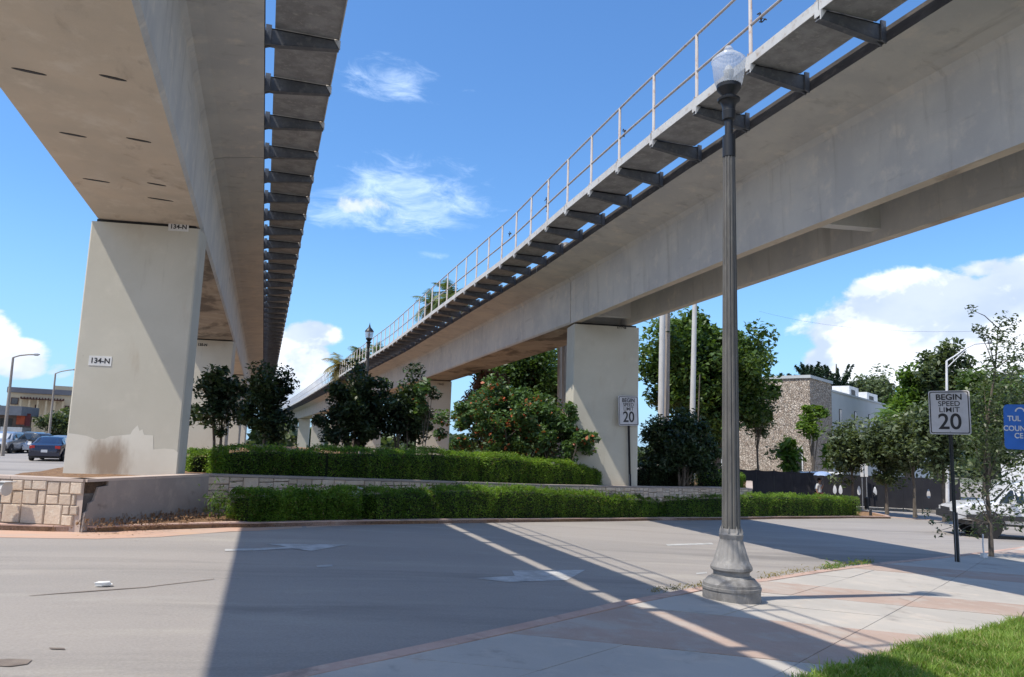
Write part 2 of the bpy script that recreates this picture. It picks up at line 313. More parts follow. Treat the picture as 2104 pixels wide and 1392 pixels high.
def sheet(name, poly, dz, m, skirt=0., grid=2., parent=None, zf=None, bump=0.):
    """a polygon laid over the ground shape; skirt = how deep its sides go"""
    bm = NB(); bm.faces.new([bm.verts.new((float(x), float(y), 0)) for x, y in poly])
    xs = [p[0] for p in poly]; ys = [p[1] for p in poly]
    for ax, lo, hi in ((0, min(xs), max(xs)), (1, min(ys), max(ys))):
        k = math.floor(lo/grid)+1
        while k*grid < hi:
            co = [0, 0, 0]; no = [0, 0, 0]; co[ax] = k*grid; no[ax] = 1
            bmesh.ops.bisect_plane(bm, geom=bm.verts[:]+bm.edges[:]+bm.faces[:], plane_co=co, plane_no=no)
            k += 1 if (k*grid < 60 and k*grid > -30) else 5
    bmesh.ops.triangulate(bm, faces=[f for f in bm.faces if len(f.verts) > 4])
    top = list(bm.verts)
    if skirt:
        be = [e for e in bm.edges if len(e.link_faces) == 1]
        r_ = bmesh.ops.extrude_edge_only(bm, edges=be); low = [v for v in r_['geom'] if isinstance(v, bmesh.types.BMVert)]
        lows = set(low)
    else: lows = set()
    for v in bm.verts: v.co.z = (zf(v.co.x, v.co.y) if zf else g(v.co.x, v.co.y)) + dz - (skirt if v in lows else 0) + (random.uniform(-bump, bump) if (bump and v not in lows) else 0)
    bmesh.ops.recalc_face_normals(bm, faces=bm.faces)
    s = sum(f.normal.z*f.calc_area() for f in bm.faces)
    if s < 0: bmesh.ops.reverse_faces(bm, faces=bm.faces)
    return mk(name, bm, m, parent)
def text(name, s, size, m, parent, loc, rot=(R(90), 0, 0), ext=.002, off=0., sx=1.):
    cu = bpy.data.curves.new(name, 'FONT'); cu.body = s; cu.size = size; cu.extrude = ext; cu.offset = off; cu.align_x = 'CENTER'; cu.align_y = 'CENTER'
    tmp = bpy.data.objects.new('tmp', cu); COL.objects.link(tmp)
    me = bpy.data.meshes.new_from_object(tmp); bpy.data.objects.remove(tmp); me.materials.clear(); me.materials.append(m)
    o = link(name, me, parent, loc, rot); o.scale = (sx, 1, 1); return o
def quads(name, P, m, parent=None, loc=None):
    """P: (n,4,3) array of quads -> one mesh"""
    n = len(P); me = bpy.data.meshes.new(name)
    me.vertices.add(n*4); me.vertices.foreach_set('co', np.ascontiguousarray(P, dtype=np.float32).ravel())
    me.loops.add(n*4); me.loops.foreach_set('vertex_index', np.arange(n*4, dtype=np.int32))
    me.polygons.add(n); me.polygons.foreach_set('loop_start', np.arange(0, n*4, 4, dtype=np.int32)); me.polygons.foreach_set('loop_total', np.full(n, 4, dtype=np.int32))
    me.update(calc_edges=True); me.materials.append(m)
    return link(name, me, parent, loc)
def leaf_quads(C, size, aspect=.5, up=.4, jitter=.35, droop=0.):
    n = len(C); d = RNG.normal(size=(n, 3)); d[:, 2] = d[:, 2]*.6 - droop; d /= np.linalg.norm(d, axis=1)[:, None]
    nn = RNG.normal(size=(n, 3)); nn[:, 2] = np.abs(nn[:, 2]) + up*2; s = np.cross(d, nn); s /= np.linalg.norm(s, axis=1)[:, None]+1e-9
    L = size*(1+jitter*RNG.uniform(-1, 1, n))[:, None]; Wd = L*aspect
    fold = np.cross(s, d)*L*.12
    return np.stack([C-d*L*.5, C+s*Wd*.5+fold-d*L*.05, C+d*L*.5, C-s*Wd*.5+fold-d*L*.05], 1)
def clump_points(n, ell, nclump, rc, shell=.55, flat=.8, clumps=None):
    """points inside clumps spread over an ellipsoid (rx, ry, rz) centred at the origin"""
    if clumps is None:
        v = RNG.normal(size=(nclump, 3)); v /= np.linalg.norm(v, axis=1)[:, None]
        rad = (shell + (1-shell)*RNG.uniform(0, 1, nclump)**.7)*RNG.uniform(.58, 1.14, nclump)
        clumps = v*rad[:, None]*np.array(ell)
    nclump = len(clumps); idx = RNG.integers(0, nclump, n); rcs = rc*RNG.uniform(.55, 1.35, nclump)
    u = RNG.normal(size=(n, 3)); u /= np.linalg.norm(u, axis=1)[:, None]; u *= (RNG.uniform(0, 1, n)**.45)[:, None]
    u[:, 2] *= flat
    return clumps[idx] + u*rcs[idx][:, None], clumps
def trunk_mesh(h, r0, clumps, cz, nb=7, lean=(0, 0), nstem=1, spread=.15, fork=.35):
    bm = NB()
    for s_ in range(nstem):
        a = random.uniform(0, 6.28); bx, by = (spread*math.cos(a), spread*math.sin(a)) if nstem > 1 else (0, 0)
        pts = []; K = 6
        for i in range(K):
            t = i/(K-1); pts.append((bx + lean[0]*t + bx*2*t + random.uniform(-1, 1)*r0*.8*t, by + lean[1]*t + by*2*t + random.uniform(-1, 1)*r0*.8*t, t*h))
        tube(bm, pts, [r0*(1.25 if i == 0 else 1-.55*i/(K-1)) for i in range(K)], 8)
        sel = [clumps[i] for i in RNG.choice(len(clumps), min(nb, len(clumps)), replace=False)]
        for c in sel:
            t = random.uniform(fork, 1); k = t*(K-1); i0 = int(min(k, K-2)); p = Vector(pts[i0]).lerp(Vector(pts[i0+1]), k-i0)
            e = Vector((c[0], c[1], c[2]+cz)); mid = p.lerp(e, .5) + Vector((random.uniform(-.1, .1), random.uniform(-.1, .1), .12*(e-p).length))
            r1 = r0*.42*(1-.4*t); tube(bm, [p, mid, e], [r1, r1*.6, r1*.2], 6)
    return bm
def tree(name, base, H, crown, label, cat, leaf, n=5000, size=.14, nclump=40, rc=.45, trunk_r=.08, cb=None, group=None, lean=(0, 0), nstem=1, shell=.5, aspect=.5, bark=None, flat=.8, nb=7, droop=0., spread=.15, top=False, offs=(0, 0)):
    """base = foot of the trunk, H = total height, crown = (rx, ry, rz) half sizes"""
    t = empty(name, base, label, cat, group)
    cz = H - crown[2]; P, cl = clump_points(n, (crown[0], crown[1], crown[2]), nclump, rc, shell, flat)
    P = P + np.array([offs[0]+lean[0], offs[1]+lean[1], cz]); cl = cl + np.array([offs[0]+lean[0], offs[1]+lean[1], 0])
    P = P[P[:, 2] > .05]
    quads('crown', leaf_quads(P, size, aspect, droop=droop), leaf, t)
    mk('trunk', trunk_mesh(max(cz-crown[2]*.1, .3), trunk_r, cl, cz, nb, lean, nstem, spread), bark or M_bark, t, smooth=True)
    return t
# ---------------------------------------------------------------- ground, roads, kerbs, sidewalks
def cells(bm, xs, ys, zf):
    vv = [[bm.verts.new((x, y, zf(x, y))) for x in xs] for y in ys]
    for j in range(len(ys)-1):
        for i in range(len(xs)-1): bm.faces.new((vv[j][i], vv[j][i+1], vv[j+1][i+1], vv[j+1][i]))
bm = NB()
cells(bm, [-1500, -700, -300, -150, -80, -60] + list(range(-50, 101, 2)) + [110, 130, 160, 220, 400, 800, 1500], [-900, -400, -150, -60] + list(range(-30, 131, 2)) + [140, 160, 200, 260, 400, 800, 1600], lambda x, y: g(x, y)-.07)
tag(mk('ground', bm, M_gnd), kind='structure')
bm = NB(); cells(bm, list(range(-70, 101, 1)), list(range(-24, 137, 1)), g)
tag(mk('road', bm, M_road), kind='structure')

KP = [(0, 1078), (110, 1081), (200, 1082), (330, 1078), (470, 1074), (680, 1071), (900, 1068), (1130, 1066), (1360, 1064), (1590, 1062), (1757, 1061), (1830, 1062)]
KL = [G(x, y, .10)[:2] for x, y in KP]
KL = [np.array([-4.8, 27.]), np.array([-5.0, 21.5]), np.array([-6.6, 18.6]), np.array([-6.1, 17.0])] + KL
tip = KL[-1]; TB = G(1772, 1048, .10)[:2]
island = [tuple(p) for p in KL] + [tuple(tip + np.array([.6, .8])), tuple(TB), (23, 62), (19, 90), (15, 135), (-4.8, 135)]
tag(sheet('planting_bed', island, .085, M_soil, skirt=.2, grid=3, bump=.012), kind='structure')
def offset(line, d):
    out = []
    for i, p in enumerate(line):
        a = line[max(i-1, 0)]; b = line[min(i+1, len(line)-1)]; t = np.array(b)-np.array(a); t = t/np.linalg.norm(t)
        out.append(np.array(p) + np.array([-t[1], t[0]])*d)
    return out
def resample(line, step):
    out = [np.array(line[0])]; acc = 0
    for a, b in zip(line, line[1:]):
        a = np.array(a); b = np.array(b); L = np.linalg.norm(b-a); k = max(1, round(L/step))
        for i in range(1, k+1): out.append(a+(b-a)*i/k)
    return out
kerb = empty('kerb', (0, 0, 0), kind='structure')
kl = resample(KL + [tip + np.array([.6, .8]), TB], 2.6); inn = offset(kl, .2)
for i in range(len(kl)-1):
    d = (kl[i+1]-kl[i]); d = d/np.linalg.norm(d)*.006
    sheet('kerb_section', [kl[i]+d, kl[i+1]-d, inn[i+1]-d, inn[i]+d], 0.102+random.uniform(-.006, .006), M_kerb, skirt=.3, grid=9, parent=kerb)
GP = [(0, 1105), (110, 1107), (200, 1108), (330, 1104), (470, 1093), (680, 1082), (900, 1076), (1130, 1073), (1360, 1070), (1590, 1067), (1757, 1065), (1830, 1066)]
GL = [np.array([-5.2, 26.8]), np.array([-5.6, 21.5]), np.array([-7.4, 18.4]), np.array([-6.8, 16.4])] + [G(x, y)[:2] for x, y in GP]
tag(sheet('gutter', [tuple(p) for p in GL] + [tuple(p) for p in (KL[::-1])], .004, M_gutter, grid=3), kind='structure')
# thin flush strip running on from the island tip
a, b = G(1832, 1064)[:2], G(1960, 1073)[:2]
tag(sheet('gutter', [tuple(a), tuple(b), tuple(b+np.array([.3, .4])), tuple(a+np.array([.3, .4]))], .006, M_gutter, grid=3), kind='structure')

# near sidewalk: cast slabs, some stained red
NK = [(300, 1460), (540, 1392), (900, 1318), (1100, 1275), (1250, 1241), (1440, 1205), (1560, 1190), (1680, 1172), (1800, 1157), (1960, 1141), (2104, 1123)]
NKL = [np.array([-3.2, 4.6]), np.array([-1.6, 5.2])] + [G(x, y, .12)[:2] for x, y in NK[1:]] + [np.array([44., 33.])]
walk = empty('sidewalk', (0, 0, 0), kind='structure')
SW = [tuple(p) for p in NKL] + [(52., 24.), (30, 10), (20, -12), (-12, -12), (-12, 2)]
sheet('base_slab', SW, .085, M_walk, skirt=.3, grid=2, parent=walk)
def clip_poly(poly, a, b):       # keep the side of line a->b on its left
    out = []
    def s(p): return (b[0]-a[0])*(p[1]-a[1]) - (b[1]-a[1])*(p[0]-a[0])
    for i in range(len(poly)):
        p, q = poly[i], poly[(i+1) % len(poly)]; sp, sq = s(p), s(q)
        if sp >= 0: out.append(p)
        if sp*sq < 0: t = sp/(sp-sq); out.append((p[0]+(q[0]-p[0])*t, p[1]+(q[1]-p[1])*t))
    return out
# lines along the walk (roughly parallel to the kerb) and joints across it, both read off the photograph
def g2(x, y): return tuple(G(x, y, .12)[:2])
kd = np.array(g2(1440, 1205)) - np.array(g2(900, 1318)); kd /= np.linalg.norm(kd)        # kerb direction
kn = np.array([kd[1], -kd[0]])                                                            # away from the road
k0 = np.array(g2(1250, 1242)); kc = np.array(g2(1583, 1355)) - np.array(g2(1000, 1297)); kc /= np.linalg.norm(kc)
def uv(p): q = np.array(p)-k0; return float(q @ kd), float(q @ kn)
kb_uv = [uv(p) for p in NKL]
def kerb_v(u): return float(np.interp(u, [p[0] for p in kb_uv], [p[1] for p in kb_uv]))
det = kd[0]*kc[1]-kd[1]*kc[0]
def c_at_kerb(u):
    c = 0.
    for _ in range(30): c = (kerb_v(u + (kc @ kd)*c) + .19)/(kc @ kn)
    return c
def slab_pt(u, c): return tuple(k0 + kd*u + kc*c)
def uof(x, y): q = np.array(g2(x, y))-k0; return float((q[0]*kc[1]-q[1]*kc[0])/det)
bands = [(-7.5, -5.6, 0), (-5.6, -3.9, 0), (-3.9, uof(1000, 1297), 0), (uof(1000, 1297), 0., 1), (0., 1.4, 0), (1.4, 2.75, 0), (2.75, 4.35, 1), (4.35, 6.3, 0), (6.3, 8.4, 0), (8.4, 10.2, 1), (10.2, 12.2, 0), (12.2, 14.4, 0), (14.4, 16.6, 0), (16.6, 18.6, 1), (18.6, 21, 0), (21, 24, 0), (24, 27, 0), (27, 30, 0)]
for ua, ub, pink in bands:
    ca, cb = c_at_kerb(ua), c_at_kerb(ub); edges = [None] + [1.35 + 1.62*k for k in range(8) if 1.35+1.62*k > max(ca, cb)+.25]
    for e0, e1 in zip(edges, edges[1:]):
        pts = [slab_pt(ua+.006, (ca if e0 is None else e0)+.006), slab_pt(ub-.006, (cb if e0 is None else e0)+.006), slab_pt(ub-.006, e1-.006), slab_pt(ua+.006, e1-.006)]
        sheet('paving_slab', pts, .12 + random.uniform(-.003, .003), M_pink if pink else M_walk, skirt=.03, grid=9, parent=walk)
nk = resample(NKL, 2.2); nin = offset(nk, -.17)
for i in range(len(nk)-1): sheet('kerb_section', [nk[i], nk[i+1], nin[i+1], nin[i]], .122, M_kerb, skirt=.3, grid=9, parent=walk)
# grass verge at the lower right
GV = [g2(1640, 1412), g2(1700, 1391), g2(1760, 1372), g2(1830, 1349), g2(1900, 1331), g2(2000, 1304), g2(2104, 1279), g2(2230, 1250)]
verge = GV + [(16.5, 9.), (15., -6.), (3., -6.), (3.9, 4.0)]
tag(sheet('grass_verge', verge, .125, M_turf, skirt=.05, grid=1.5), kind='structure')
# tree pit and walk beyond the sign are shaded slabs; far sidewalk under the fence
FS = [G(1440, 1040)[:2], G(1760, 1047)[:2], G(1925, 1054)[:2], G(2200, 1072)[:2]]
fs = [tuple(p) for p in FS]; fb = [tuple(p*1.16) for p in FS[::-1]]
tag(sheet('far_sidewalk', fs+fb, .14, M_walk, skirt=.2, grid=5), kind='structure')
# road paint
def arrow(p, d, L=3.0, label=''):
    d = np.array(d)/np.linalg.norm(d); n = np.array([-d[1], d[0]]); p = np.array(p)
    pts = [(0, -.09), (L*.60, -.09), (L*.55, -.45), (L, 0), (L*.55, .45), (L*.60, .09), (0, .09)]
    o = sheet('turn_arrow', [tuple(p + d*a + n*b) for a, b in pts], .005, M_mark, grid=9); return tag(o, label, 'road marking', 'arrows painted on the road')
def flat(name, pix, m, label, cat, dz=.005, group=None, h=0):
    return tag(sheet(name, [tuple(G(x, y, h)[:2]) for x, y in pix], dz, m, grid=9), label, cat, group)
flat('turn_arrow', [(462, 1129), (590, 1124), (545, 1118), (712, 1120), (640, 1133), (600, 1128), (462, 1133)], M_mark, 'faded white turn arrow on the road just below the kerb, left of the two', 'road marking', group='arrows painted on the road')
flat('turn_arrow', [(978, 1189), (1058, 1184), (1052, 1173), (1202, 1172), (1165, 1193), (1040, 1197)], M_mark, 'faded white turn arrow in the middle of the road beside the bright strip of sun', 'road marking', group='arrows painted on the road')
flat('lane_line', [(650, 1163), (682, 1161), (684, 1165), (652, 1167)], M_mark, 'short worn white lane dash between the two arrows', 'road marking', group='worn lane dashes')
flat('lane_line', [(1368, 1119), (1462, 1116), (1466, 1119), (1372, 1122)], M_mark, 'long worn white lane dash left of the near lamp post', 'road marking', group='worn lane dashes')
flat('lane_line', [(1430, 1178), (1452, 1176), (1453, 1179), (1431, 1181)], M_mark, 'tiny dark lane mark just left of the lamp base', 'road marking', group='worn lane dashes')
M_tar = surf('tar patch', [(.24, .20, .17), (.17, .14, .12)], 5, .95, .6, 60)
flat('road_crack', [(60, 1225), (170, 1216), (300, 1207), (440, 1190), (440, 1190.8), (300, 1208), (172, 1217.4), (60, 1225.6)], M_tar, 'thin dark tar line across the sunlit road', 'crack')
flat('tar_patch', [(-30, 1358), (20, 1355), (66, 1357), (56, 1366), (20, 1371), (-30, 1368)], M_tar, 'small dark brown tar patch at the lower left of the road', 'road patch')
flat('road_crack', [(100, 1332), (132, 1333), (134, 1336), (104, 1335)], M_tar, 'short brown scar in the sunlit road near the tar patch', 'crack')
bm = NB(); c = G(213, 1205)
for i in range(5): prism(bm, [(c[0]+dx*.075+random.uniform(-.02, .02), c[1]+dy*.05) for dx, dy in ((-1, -1), (0, -1.3), (1, -.6), (.8, 1), (-.6, .9))], c[2]+.01+i*.008, c[2]+.017+i*.008)
tag(mk('paper_scrap', bm, M_paper), 'crumpled white paper scrap lying on the sunlit road', 'litter')

# ---------------------------------------------------------------- planter walls of the island
topx = [0, 175, 430, 800, 1240, 1320, 1480, 1545]; topy = [975, 985, 974, 985, 1000, 1000, 1001, 1004]
def project(P):
    v = np.array(P)-EYE; ww = v @ _F; q = FPX/ww*((v @ _R)*_r + (v @ _U)*_u); return CX+q[0], CY+q[1]
W_ = [on_z(-260, 966, 1.)[:2], on_z(0, 975, 1.)[:2], on_z(175, 985, 1.)[:2], on_z(427, 974, 1.)[:2]]
def beyond(px, py, t): p = G(px, py, .15)[:2]; return p*(1+t)
W_ += [beyond(680, 1071, .135), beyond(900, 1068, .12), beyond(1130, 1066, .105), beyond(1360, 1064, .05), beyond(1480, 1063, .05), beyond(1545, 1062, .05)]
Wz = [1., 1., 1., 1.]
for p in W_[4:]:
    X, Y = project((p[0], p[1], .7)); y = np.interp(X, topx, topy); Wz.append(hz(p, X, y))
0 and print('WALL', [(np.round(p, 2), round(float(z), 2), round(g(*p), 2)) for p, z in zip(W_, Wz)])
WX = [float(p[0]) for p in W_]
def zpl(x, y=0): return float(np.interp(x, WX[2:], Wz[2:])) - .05
soil = [tuple(p) for p in W_[1:]] + [tuple(W_[-1]*1.28), (16, 62), (14, 100), (9, 130), (-4.5, 130), (-4.5, 60), (-4.6, 19.5)]
tag(sheet('planter_soil', soil, 0, M_soil, skirt=.2, grid=3, zf=lambda x, y: zpl(x), bump=.02), kind='structure')
def split_rect(x0, x1, z0, z1, out, mx=.46, mz=.40):
    w_, h_ = x1-x0, z1-z0
    if w_ > mx*random.uniform(.75, 1.25) and (w_ > h_*1.05 or h_ < mz*.6):
        k = x0 + w_*random.uniform(.35, .65); split_rect(x0, k, z0, z1, out, mx, mz); split_rect(k, x1, z0, z1, out, mx, mz)
    elif h_ > mz*random.uniform(.7, 1.3):
        k = z0 + h_*random.uniform(.35, .65); split_rect(x0, x1, z0, k, out, mx, mz); split_rect(x0, x1, k, z1, out, mx, mz)
    else: out.append((x0, x1, z0, z1))
def wall_piece(A, B, za, zb, t, m, mc, stones, label, ragged=False, h_vis=2., grp=None):
    A = np.array(A, float); B = np.array(B, float); L = np.linalg.norm(B-A); ang = math.atan2(B[1]-A[1], B[0]-A[0])
    w0 = empty('planter_wall', (A[0], A[1], 0), label, 'wall', grp, rz=ang)
    bm = NB(); gz = min(g(*A), g(*B))-.1
    v = [bm.verts.new(p) for p in ((0, 0, gz), (L, 0, gz), (L, t, gz), (0, t, gz), (0, 0, za-.05), (L, 0, zb-.05), (L, t, zb-.05), (0, t, za-.05))]
    for f in ((0, 3, 2, 1), (4, 5, 6, 7), (0, 1, 5, 4), (1, 2, 6, 5), (2, 3, 7, 6), (3, 0, 4, 7)): bm.faces.new([v[i] for i in f])
    mk('core', bm, m, w0)
    k = max(1, round(L/1.6))
    for i in range(k):
        bm = NB(); x0, x1 = L*i/k+.004, L*(i+1)/k-.004; z0 = za+(zb-za)*i/k; z1 = za+(zb-za)*(i+1)/k
        v = [bm.verts.new(p) for p in ((x0, -.045, z0-.05), (x1, -.045, z1-.05), (x1, t+.03, z1-.05), (x0, t+.03, z0-.05), (x0, -.045, z0), (x1, -.045, z1), (x1, t+.03, z1), (x0, t+.03, z0))]
        for f in ((0, 3, 2, 1), (4, 5, 6, 7), (0, 1, 5, 4), (1, 2, 6, 5), (2, 3, 7, 6), (3, 0, 4, 7)): bm.faces.new([v[q] for q in f])
        mk('coping', bm, mc, w0)
    if stones:
        out = []; split_rect(0, L, 0, 1, out, stones, .36/max(.3, (za+zb)/2-gz-.15))
        zlo = lambda x: g(A[0]+(B[0]-A[0])*x/L, A[1]+(B[1]-A[1])*x/L)+.10
        for x0, x1, a_, b_ in out:
            if ragged and x1 > L-.02: x1 = L - random.uniform(0., .16)
            xm = (x0+x1)/2; zt = za+(zb-za)*xm/L-.052; zl = max(zlo(xm), zt-h_vis); z0, z1 = zl+(zt-zl)*a_, zl+(zt-zl)*b_
            bm = NB(); p = random.uniform(.028, .05); c = .011; j = .007
            fr = [bm.verts.new(q) for q in ((x0+j+c+random.uniform(0, .01), -p, z0+j+c), (x1-j-c, -p+random.uniform(-.006, .006), z0+j+c+random.uniform(0, .01)), (x1-j-c-random.uniform(0, .01), -p, z1-j-c), (x0+j+c, -p, z1-j-c-random.uniform(0, .01)))]
            bk = [bm.verts.new(q) for q in ((x0+j, -p*.6, z0+j), (x1-j, -p*.6, z0+j), (x1-j, -p*.6, z1-j), (x0+j, -p*.6, z1-j))]
            rr = [bm.verts.new(q) for q in ((x0+j, .01, z0+j), (x1-j, .01, z0+j), (x1-j, .01, z1-j), (x0+j, .01, z1-j))]
            bm.faces.new(fr)
            for i in range(4):
                n_ = (i+1) % 4; bm.faces.new((bk[i], bk[n_], fr[n_], fr[i])); bm.faces.new((rr[i], rr[n_], bk[n_], bk[i]))
            bmesh.ops.recalc_face_normals(bm, faces=bm.faces)
            mk('stone', bm, M_stone, w0)
    return w0, L
wall_piece(W_[0], W_[2], 1., 1., .3, M_cope, M_cope, .36, 'sunlit planter wall of pale squared limestone blocks left of the big pier', ragged=True)
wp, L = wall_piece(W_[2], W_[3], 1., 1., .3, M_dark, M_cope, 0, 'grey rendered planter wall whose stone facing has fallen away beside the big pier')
S = lambda px: L*(px-175)/(427-175)*(1 - .35*(427-px)/(427-175))          # pixel column -> metres along this receding wall
bm = NB(); st = [(S(226), .948), (S(226), .87), (S(204), .85), (S(200), .72), (S(196), .62), (S(187), .58), (S(185), .46), (S(178), .42), (S(176), .1), (L, .1), (L, .948)]
a = [bm.verts.new((x, -.045, z)) for x, z in st]; b = [bm.verts.new((x, -.001, z)) for x, z in st]
bm.faces.new(a); bm.faces.new(b[::-1])
for i in range(len(st)): j = (i+1) % len(st); bm.faces.new((a[j], a[i], b[i], b[j]))
bmesh.ops.recalc_face_normals(bm, faces=bm.faces); mk('render_coat', bm, M_mortar, wp)
for i in range(3, len(W_)-1):
    wall_piece(W_[i], W_[i+1], Wz[i], Wz[i+1], .3, M_mortar, M_mortar, .5, ['shaded stone planter wall behind the left end of the front hedge', 'shaded stone planter wall under the left half of the upper hedge', 'shaded stone planter wall under the middle of the upper hedge', 'shaded stone planter wall under the right end of the upper hedge', 'shaded stone planter wall in front of the right pier', 'shaded stone planter wall between the right pier and the near lamp post'][i-3], h_vis=.62, grp='walls round the raised bed')
wall_piece(W_[-1], W_[-1]*1.3, Wz[-1], Wz[-1], .25, M_mortar, M_cope, 0, 'low end wall of the raised bed right of the near lamp post')
# loose mulch against the bare wall
bm = NB()
for i in range(1600):
    t = random.random(); p = np.array(W_[2])*(1-t) + np.array(W_[3])*t; n = np.array([p[0], p[1]])/-np.linalg.norm(p[:2]); q = p + n*abs(random.gauss(.1, .45)) + np.array([random.uniform(-.2, 1.0), 0]); s = random.uniform(.012, .032)
    vv = [bm.verts.new((q[0]+random.uniform(-s, s), q[1]+random.uniform(-s, s), g(*q)+.09+.22*math.exp(-np.linalg.norm(q-p)*2.2)*random.uniform(.3, 1)+random.uniform(0, s*.6))) for _ in range(4)]
    try: bm.faces.new(vv[:3]); bm.faces.new((vv[1], vv[2], vv[3]))
    except Exception: pass
tag(mk('mulch', bm, M_soil), 'brown mulch heaped at the foot of the bare rendered wall', 'mulch', kind='stuff')

# ---------------------------------------------------------------- elevated guideways
XR = [(-30, 11.39), (9, 11.39), (15, 11.42), (20, 11.55), (26, 11.78), (38, 11.75), (54, 11.75), (70, 11.3), (84, 10.95), (113, 10.15), (142, 9.3), (171, 8.2), (200, 6.9), (229, 5.5), (260, 3.8)]
def xr(Y): return float(np.interp(Y, [p[0] for p in XR], [p[1] for p in XR]))
def xl(Y): return -2.78 + (0 if Y < 84 else (xr(Y)-10.95)*.9)
Z0 = 6.5; SK = .15
def section(hb, ov):
    """closed box girder outline, going round; (x, z, material of the side that starts here)"""
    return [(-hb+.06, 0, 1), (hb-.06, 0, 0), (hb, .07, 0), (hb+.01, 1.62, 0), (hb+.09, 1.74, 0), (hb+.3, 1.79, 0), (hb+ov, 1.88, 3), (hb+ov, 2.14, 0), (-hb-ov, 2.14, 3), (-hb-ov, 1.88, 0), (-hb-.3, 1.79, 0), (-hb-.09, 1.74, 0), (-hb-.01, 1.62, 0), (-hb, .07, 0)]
def tee(hb, ov, t=.26):
    return [(-hb+.02, 0, 1), (-hb+t, 0, 0), (-hb+t+.06, 1.5, 0), (-hb+t+.25, 1.66, 0), (hb-t-.25, 1.66, 0), (hb-t-.06, 1.5, 0), (hb-t, 0, 1), (hb-.02, 0, 0), (hb+.01, 1.62, 0), (hb+.09, 1.74, 0), (hb+.3, 1.79, 0), (hb+ov, 1.88, 3), (hb+ov, 2.14, 0), (-hb-ov, 2.14, 3), (-hb-ov, 1.88, 0), (-hb-.3, 1.79, 0), (-hb-.09, 1.74, 0), (-hb-.01, 1.62, 0)]
def loft(bm, sec, xf, y0, y1, step=3.):
    k = max(1, round((y1-y0)/step)); rings = []
    for i in range(k+1):
        Y = y0+(y1-y0)*i/k; rings.append([bm.verts.new((xf(Y)+x, Y-SK*x, Z0+z)) for x, z, _ in sec])
    n = len(sec)
    for r0, r1 in zip(rings, rings[1:]):
        for j in range(n): bm.faces.new((r0[(j+1) % n], r0[j], r1[j], r1[(j+1) % n])).material_index = sec[j][2]
    for r_ in (rings[0], rings[-1]): bm.faces.new(r_)
    bmesh.ops.recalc_face_normals(bm, faces=bm.faces)
def bracket_mesh(side, ov_edge, tipx):
    """x measured from the girder centre line; side = +1 walkway to the right, -1 to the left"""
    bm = NB(); s = side; e = ov_edge
    def pr(poly, y0, y1, mi=0):
        a = [bm.verts.new((s*x, y0, z)) for x, z in poly]; b = [bm.verts.new((s*x, y1, z)) for x, z in poly]
        bm.faces.new(a).material_index = mi; bm.faces.new(b).material_index = mi
        for i in range(len(poly)): j = (i+1) % len(poly); bm.faces.new((a[i], a[j], b[j], b[i])).material_index = mi
    pr([(e, 1.93), (e+.18, 1.93), (tipx, 2.06), (tipx, 2.20), (e, 2.20)], -.035, -.015)      # channel web
    pr([(e, 2.18), (tipx, 2.18), (tipx, 2.20), (e, 2.20)], -.035, .09)                       # top flange
    pr([(e, 1.915), (e+.18, 1.915), (tipx, 2.045), (tipx, 2.065), (e+.18, 1.935), (e, 1.935)], -.035, .09)
    pr([(e+.004, 1.86), (e+.10, 1.90), (e+.10, 2.24), (e+.004, 2.24)], .02, .05)             # gusset against the girder
    pr([(e+.004, 1.86), (e+.10, 1.90), (e+.10, 2.24), (e+.004, 2.24)], -.075, -.045)
    pr([(tipx, 2.10), (tipx+.012, 2.10), (tipx+.012, 2.20), (tipx, 2.20)], -.035, .09, 1)    # pale end plate
    pr([(tipx+.014, 2.02), (tipx+.014, 2.19), (tipx-.10, 2.19)], -.060, -.040, 1)
    bmesh.ops.recalc_face_normals(bm, faces=bm.faces)
    me = bpy.data.meshes.new('walkway_bracket'); bm.to_mesh(me); bm.free(); me.materials.append(M_steel); me.materials.append(M_edge); return me
def panel_mesh(side, x0, x1, L):
    bm = NB(); s = side
    xs = sorted((s*x0, s*x1)); box(bm, xs[0], xs[1], .02, L-.02, 2.225, 2.33, 0)
    e = sorted((s*(x1+.002), s*(x1+.02))); box(bm, e[0], e[1], .0, L, 2.19, 2.37, 1)
    me = bpy.data.meshes.new('walkway_panel'); bm.to_mesh(me); bm.free(); me.materials.append(M_panel); me.materials.append(M_edge); return me
def post_mesh(side, x):
    bm = NB(); tube(bm, [(side*x, 0, 2.2), (side*x, 0, 3.76)], .034, 8); box(bm, side*x-.06, side*x+.06, -.07, .07, 2.37, 2.385)
    box(bm, side*x-.03, side*x+.03, .05, .065, 2.1, 2.45)
    me = bpy.data.meshes.new('railing_post'); bm.to_mesh(me); bm.free(); me.materials.append(M_rail); return me
